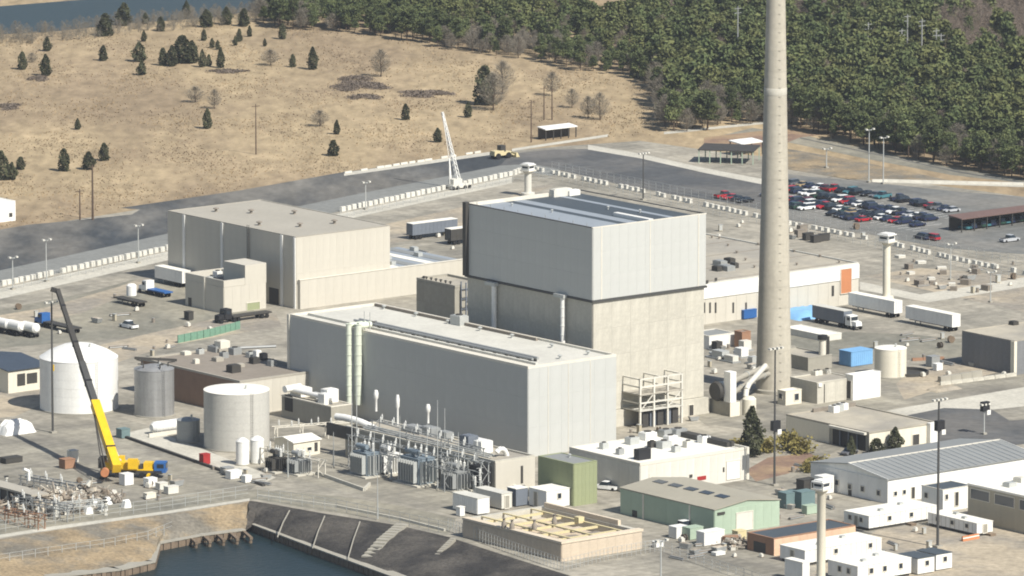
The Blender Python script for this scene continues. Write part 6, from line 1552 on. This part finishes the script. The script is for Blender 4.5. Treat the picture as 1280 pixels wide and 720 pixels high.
# bramble patches
def patch(px, py, w, d, h, seed, label):
    r = np.random.default_rng(seed); n = int(w * d * 20); p = r.uniform(-1, 1, (n, 2)); an = np.arctan2(p[:, 1], p[:, 0]); p = p[(p ** 2).sum(1) < .5 + .3 * np.sin(an * 3 + seed) + .2 * np.sin(an * 5 + 2 * seed) + r.normal(size=n) * .16]
    c = np.concatenate([p * np.array([w / 2, d / 2]), (r.uniform(.05, 1, (len(p), 1)) * h * np.clip(1.15 - (p ** 2).sum(1, keepdims=True), .2, 1))], 1)
    o = link('bramble_patch', np_mesh('bramble_patch', quads(c, .12, seed, 2.6), 'twig_dark')); o.location = P(px, py); tag(o, label, 'shrub', 'bramble patches')
for k, (x, y, w, d) in enumerate(((448, 108, 22, 26), (445, 99, 14, 12), (48, 99, 8, 14), (10, 134, 10, 16), (285, 90, 15, 10), (530, 118, 20, 18), (550, 117, 5, 10), (455, 122, 14, 12))):
    patch(x, y, w * .9, d * .9, .8, 40 + k, 'low purple brown bramble patch in the dry field')

# ---- the pine wood: the trees that show largest are single trees, the rest one mass
EDGE = [(318, 26), (350, 36), (420, 40), (480, 46), (560, 63), (640, 72), (720, 88), (790, 97), (815, 108), (830, 165), (860, 166), (940, 156), (985, 157), (1030, 172), (1100, 188), (1200, 212), (1290, 228), (1400, 246)]
def edge_y(x):
    for (a, b), (c, d) in zip(EDGE[:-1], EDGE[1:]):
        if a <= x <= c: return b + (d - b) * (x - a) / (c - a)
    return -99
rf = random.Random(21)
front, rest = [], []
A0, A1 = P(300, -22).x * 1.05, P(1400, -22).x
y0w, y1w = P(1400, 246).y, P(640, -26).y
yy = y0w
while yy < y1w:
    xx = -95.0
    while xx < 185:
        p = Vector((xx + rf.uniform(-1.6, 1.6), yy + rf.uniform(-1.8, 1.8), 0)); q = Q(p)
        xx += 4.1
        if q[0] < 300 or q[0] > 1340: continue
        e = edge_y(q[0])
        if q[1] > e: continue
        # clearings: track by the far poles, tan clearing at the top, brown thicket top right
        dpt = e - q[1]
        kind = 'pine'
        if q[0] < 820:
            kind = 'bare' if (math.sin(p.x * .09 + 1.3) + math.sin(p.y * .035) + rf.uniform(-2.2, 2.2)) > 1.0 else 'pine'
            if 735 < q[0] < 915 and -40 < q[1] < 27: continue
        else:
            if q[1] < (30 if q[0] < 985 else 52 if q[0] < 1060 else 26 if q[0] < 1180 else 88): kind = 'bare' if rf.random() < .9 else 'pine'
            elif dpt < 14: kind = 'bare' if rf.random() < .3 else 'pine'
            elif rf.random() < .12: kind = 'bare'
            if rf.random() < .1: continue
            if 1060 < q[0] < 1190 and 72 < q[1] < 84: continue
            if 820 < q[0] < 920 and dpt < 26 and rf.random() < .5: kind = 'bare'
            if 1190 < q[0] < 1290 and q[1] < -2: continue
        h = rf.choice((rf.uniform(4.0, 7.0), rf.uniform(7.0, 9.5), rf.uniform(9.5, 12.5))) if kind == 'pine' else rf.uniform(5, 9)
        if q[0] < 820: h *= .8
        (front if dpt < (17 if q[0] < 820 else 24) else rest).append((kind, p, h, dpt))
    yy += 4.3
front.sort(key=lambda t: t[3])
pines = [t for t in front if t[0] == 'pine'][:230]; bares = [t for t in front if t[0] == 'bare'][:130]
sel = set(id(t) for t in pines + bares)
rest += [t for t in front if id(t) not in sel]
for i, (k, p, h, dpt) in enumerate(pines + bares):
    tree(k, 10 + i % (6 if k == 'pine' else 4), p, h, 'green pine at the edge of the dense wood' if k == 'pine' else 'leafless grey tree at the edge of the pine wood', 'pines at the wood edge' if k == 'pine' else 'bare trees at the wood edge', rf.uniform(.9, 1.25))
print('WOOD', len(pines), len(bares), len(rest))
def mass(name, label, items, protos, m, h0, trunk=True):
    out = []
    for i, (k, p, h, dpt) in enumerate(items):
        q = protos[i % len(protos)]; f = h / h0; a = rf.uniform(0, 6.28); c, s_ = math.cos(a), math.sin(a)
        w = f * rf.uniform(.95, 1.3)
        out.append(np.stack([(q[:, 0] * c - q[:, 1] * s_) * w + p.x, (q[:, 0] * s_ + q[:, 1] * c) * w + p.y, q[:, 2] * f], 1))
    o = link(name, np_mesh(name, np.concatenate(out), m)); o['kind'] = 'stuff'; tag(o, label, 'wood')
pp = []
for v in range(6):
    c = pine_pts(9.0, 800, 50 + v); qd = quads(c, .25, v, 1.9)
    tr = np.array([(-.14, 0, 0), (.14, 0, 0), (.06, 0, 7), (-.06, 0, 7), (0, -.14, 0), (0, .14, 0), (0, .06, 7), (0, -.06, 7)], float); pp.append(np.concatenate([qd, tr]))
mass('pine_wood', 'dense dark green pine wood spreading behind the car park', [t for t in rest if t[0] == 'pine'], pp, 'wood_needle', 9.0)
bp_ = []
for v in range(5):
    qd = twig_quads(8.0, 300, 70 + v, .34, .12); 
    tr = np.array([(-.14, 0, 0), (.14, 0, 0), (.05, 0, 6), (-.05, 0, 6), (0, -.14, 0), (0, .14, 0), (0, .05, 6), (0, -.05, 6)], float); bp_.append(np.concatenate([qd, tr]))
bt = [t for t in rest if t[0] == 'bare']
bt += [('bare', P(rf.uniform(960, 1330), rf.uniform(-25, 50)), rf.uniform(4, 7), 0) for k in range(500)]
mass('bare_wood', 'leafless purple brown thicket at the top of the scene behind the pines', bt, bp_, 'twig_dark', 8.0)
# dry grass tufts over the field, thicker in drifts
nt_ = 60000; r9 = np.random.default_rng(9)
ux, uy = r9.uniform(-60, 860, nt_), r9.uniform(28, 292, nt_)
k9 = np.array([(uy[i] < 290 - .165 * ux[i] - 4 if ux[i] < 640 else uy[i] < 172) and uy[i] > 44 - .1 * ux[i] and not (edge_y(ux[i]) > uy[i]) for i in range(nt_)])
ux, uy = ux[k9], uy[k9]
W9 = np.array([tuple(P(a, b)) for a, b in zip(ux, uy)])
dr9 = np.sin(W9[:, 0] * .21 + 2 * np.sin(W9[:, 1] * .03)) + np.sin(W9[:, 1] * .09 + W9[:, 0] * .05) + r9.normal(size=len(W9)) * .9
W9 = W9[dr9 > .2]; W9[:, 2] = .1
o = link('field_tufts', np_mesh('field_tufts', quads(W9, .17, 5, 1.5, 1.2), mat('tuft', s(146, 128, 100), var=.25, ns=.05, rough=1.0, spec=.05, c2=s(130, 115, 96)))); o['kind'] = 'stuff'; tag(o, 'tufts of dry grass and weeds scattered over the field', 'grass')
# scrubby far river bank
rb_ = [('bare', P(rf.uniform(-20, 330), 30 + rf.uniform(4, 16) - 0), rf.uniform(1.5, 3.5), 0) for k in range(420)]
rb_ = [(k, Vector((p.x, P(max(-20, min(340, Q(p)[0])), 44 - .1 * Q(p)[0] + rf.uniform(-3, 16)).y, 0)), h, d) for k, p, h, d in rb_]
mass('river_scrub', 'low leafless scrub along the river edge of the dry field', rb_, bp_, 'twig', 8.0)

# ================================================================== YARD CLUTTER
def clutter_proto(kind):
    root = thing({'drum': 'oil_drum', 'reel': 'cable_reel', 'pipes': 'pipe_bundle', 'pallet': 'loaded_pallet', 'bin': 'waste_skip', 'cab': 'control_cabinet'}[kind], '', 'x')
    if kind == 'drum':
        mb = MB(); mb.lathe([(.42, 0), (.42, .5), (.45, .52), (.42, .54), (.42, 1.1)], 12); ob('shell', mb, 'roof_brown', root, True); mb = MB(); mb.lathe([(.4, 1.1), (.4, 1.13)], 12); ob('lid', mb, 'steel', root, True)
    if kind == 'reel':
        for y in (-.5, .4): mb = MB(); mb.cyl((0, y, .9), (0, y + .1, .9), .9, n=16); ob('flange', mb, 'timber', root)
        mb = MB(); mb.cyl((0, -.4, .9), (0, .4, .9), .6, n=14); ob('cable', mb, 'charcoal', root, True)
    if kind == 'pipes':
        for k in range(5): mb = MB(); mb.cyl((-2.6, (k % 3) * .36 - .36, .2 + (k // 3) * .32), (2.6 + (k % 2) * .5, (k % 3) * .36 - .36, .2 + (k // 3) * .32), .17, n=7); ob('pipe', mb, 'roof_brown' if k % 2 else 'steel', root)
    if kind == 'pallet':
        mb = MB(); mb.cbox(0, 0, 0, 1.3, 1.1, .16); ob('pallet', mb, 'timber', root); mb = MB(); mb.cbox(0, 0, .16, 1.1, .95, .8); mb.cbox(.1, 0, .96, .7, .7, .25); ob('load', mb, 'offwhite', root)
    if kind == 'bin':
        mb = MB(); mb.hexa([(-1.2, -.8, .1), (1.2, -.8, .1), (1.2, .8, .1), (-1.2, .8, .1), (-1.7, -.9, 1.4), (1.7, -.9, 1.4), (1.7, .9, 1.4), (-1.7, .9, 1.4)]); ob('body', mb, 'steel', root); mb = MB(); mb.box(-1.5, -.75, 1.41, 1.5, .75, 1.5); ob('contents', mb, 'scrap', root)
    if kind == 'cab':
        mb = MB(); mb.cbox(0, 0, .1, 1.2, .7, 1.9); ob('body', mb, 'beige', root); mb = MB(); mb.box(-.5, -.38, .3, .5, -.35, 1.9); ob('door', mb, 'galv', root); mb = MB(); mb.cbox(0, 0, 2.0, 1.35, .85, .08); ob('hood', mb, 'galv', root)
    return root
KL = {'drum': ('rusty brown oil drum', 'drum'), 'reel': ('wooden cable reel', 'cable reel'), 'pipes': ('bundle of steel pipes', 'pipes'), 'pallet': ('pallet with a wrapped pale load', 'pallet'), 'bin': ('grey waste skip full of scrap', 'skip'), 'cab': ('beige control cabinet', 'cabinet')}
CP = {}
rk = random.Random(77)
AREAS = (('near the crane and scrap heap', 60, 225, 598, 626, 16), ('around the gas cylinders and large tank', 265, 345, 584, 606, 10), ('between the steel gantries and containers', 585, 660, 612, 640, 9), ('before the green warehouse', 800, 960, 672, 700, 14), ('beside the teal generators', 970, 1060, 612, 650, 11),
         ('in the yard left of the chimney', 885, 945, 432, 470, 12), ('by the long white box trailers', 1090, 1200, 415, 440, 11), ('along the grey shed wall', 1150, 1262, 448, 472, 10), ('in the sandy back yard', 1120, 1275, 325, 385, 16), ('along the barrier behind the chimney', 890, 1080, 268, 302, 12),
         ('in the laydown yard', 10, 290, 372, 425, 12), ('behind the big white tank', 120, 215, 428, 452, 9), ('under the open steel frame by the reactor', 770, 870, 522, 545, 8), ('between the trailers and the mast', 1080, 1165, 664, 690, 7), ('before the garage shrubs', 900, 1010, 575, 600, 6), ('behind the tan wing', 495, 580, 285, 318, 7))
for area, x0, x1, y0, y1, n in AREAS:
    for k in range(n):
        kind = rk.choice(('drum', 'drum', 'reel', 'pipes', 'pipes', 'pallet', 'pallet', 'pallet', 'bin', 'cab', 'cab')); p = P(rk.uniform(x0, x1), rk.uniform(y0, y1)); p.z = .03
        if kind not in CP: r = CP[kind] = clutter_proto(kind)
        else: r = copy_tree(CP[kind])
        r.location = p; r.rotation_euler = (0, 0, ROT + rk.choice((0, math.pi / 2)) + rk.uniform(-.3, .3)); f = rk.uniform(.6, .95); r.scale = (f, f, f)
        tag(r, KL[kind][0] + ' ' + area, KL[kind][1], KL[kind][1] + ' clutter ' + area)
net = wall_run('green_net_fence', 'low green netting fence along the sandy track behind the brown block', 'fence', [(222, 429), (262, 421), (300, 411)], .25, 1.8, mat('green_net', s(104, 138, 118), var=.2, ns=.6, fine=.2, rough=.9), 2.2, 'net_panel', .47)

# ================================================================== HAZE
mb = MB(); mb.box(-700, CY - 60, -7, 700, 3000, H + 25)
hz = link('haze', bpy.data.meshes.new('haze')); hz.data.from_pydata(mb.v, [], mb.f); hz['kind'] = 'stuff'; tag(hz, 'thin pale haze lying over the whole scene', 'haze')
hm = bpy.data.materials.new('haze'); hm.use_nodes = True; hn = hm.node_tree.nodes; hn.remove(hn['Principled BSDF'])
pv = hn.new('ShaderNodeVolumePrincipled'); pv.inputs['Color'].default_value = (.86, .92, 1.0, 1); pv.inputs['Density'].default_value = 0.00004; pv.inputs['Anisotropy'].default_value = .2
hm.node_tree.links.new(pv.outputs[0], hn['Material Output'].inputs['Volume']); hz.data.materials.append(hm)

# frames and pipes standing in and behind the scrap on the quay
for k, (a, b, h) in enumerate((((2, 652), (52, 662), 3.0), ((20, 640), (88, 652), 3.4), ((70, 645), (125, 640), 2.6), ((30, 606), (95, 618), 2.2))):
    gantry(['rusty pipe frame at the fence below the scrap heap', 'grey pipe frame standing in the large scrap heap', 'low pipe frame at the crane end of the scrap', 'grey pipe frame behind the large scrap heap'][k], a, b, h, ('rust', 'steel', 'galv', 'steel')[k], 5, 2)
for k in range(9):
    px, py = 8 + (k * 31) % 125, 612 + (k * 17) % 36
    o = thing('valve_stand', 'pale valve stand with a hand wheel amid the scrap on the quay', 'valve', P(px, py), k, 'valve stands')
    mb = MB(); mb.lathe([(.4, 0), (.4, .3), (.22, .35), (.22, 2.2), (.4, 2.3), (.4, 2.6), (.1, 2.7)], 10); ob('stem', mb, 'offwhite', o, True); mb = MB(); mb.cyl((0, -.5, 1.8), (0, .5, 1.8), .2, n=8); ob('branch', mb, 'galv', o, True); mb = MB(); mb.lathe([(.55, 2.75), (.55, 2.83)], 12); ob('hand_wheel', mb, 'charcoal', o)
def bank_fence(label, pts, z, m='timber', h=1.6):
    q = [P(x, y, z) for x, y in pts]; root = thing('post_fence', label, 'fence', q[0]); pr = None
    for A, B in zip(q[:-1], q[1:]):
        n = max(1, round((B - A).length / 3.2))
        for k in range(n):
            p = A.lerp(B, k / n) - q[0]
            if pr is None: mb = MB(); mb.cyl((0, 0, -.6), (0, 0, h), .07, n=6); pr = ob('post', mb, m, root, False, p)
            else: inst(pr, root, p)
        for j in (.5, 1.0): mb = MB(); mb.bar(A - q[0] + Vector((0, 0, h * j)), B - q[0] + Vector((0, 0, h * j)), .05); ob('rail', mb, m, root)
bank_fence('grey post fence halfway down the sandy bank', [(-20, 706), (60, 694), (130, 684), (185, 674), (215, 662)], -1.5, 'galv')
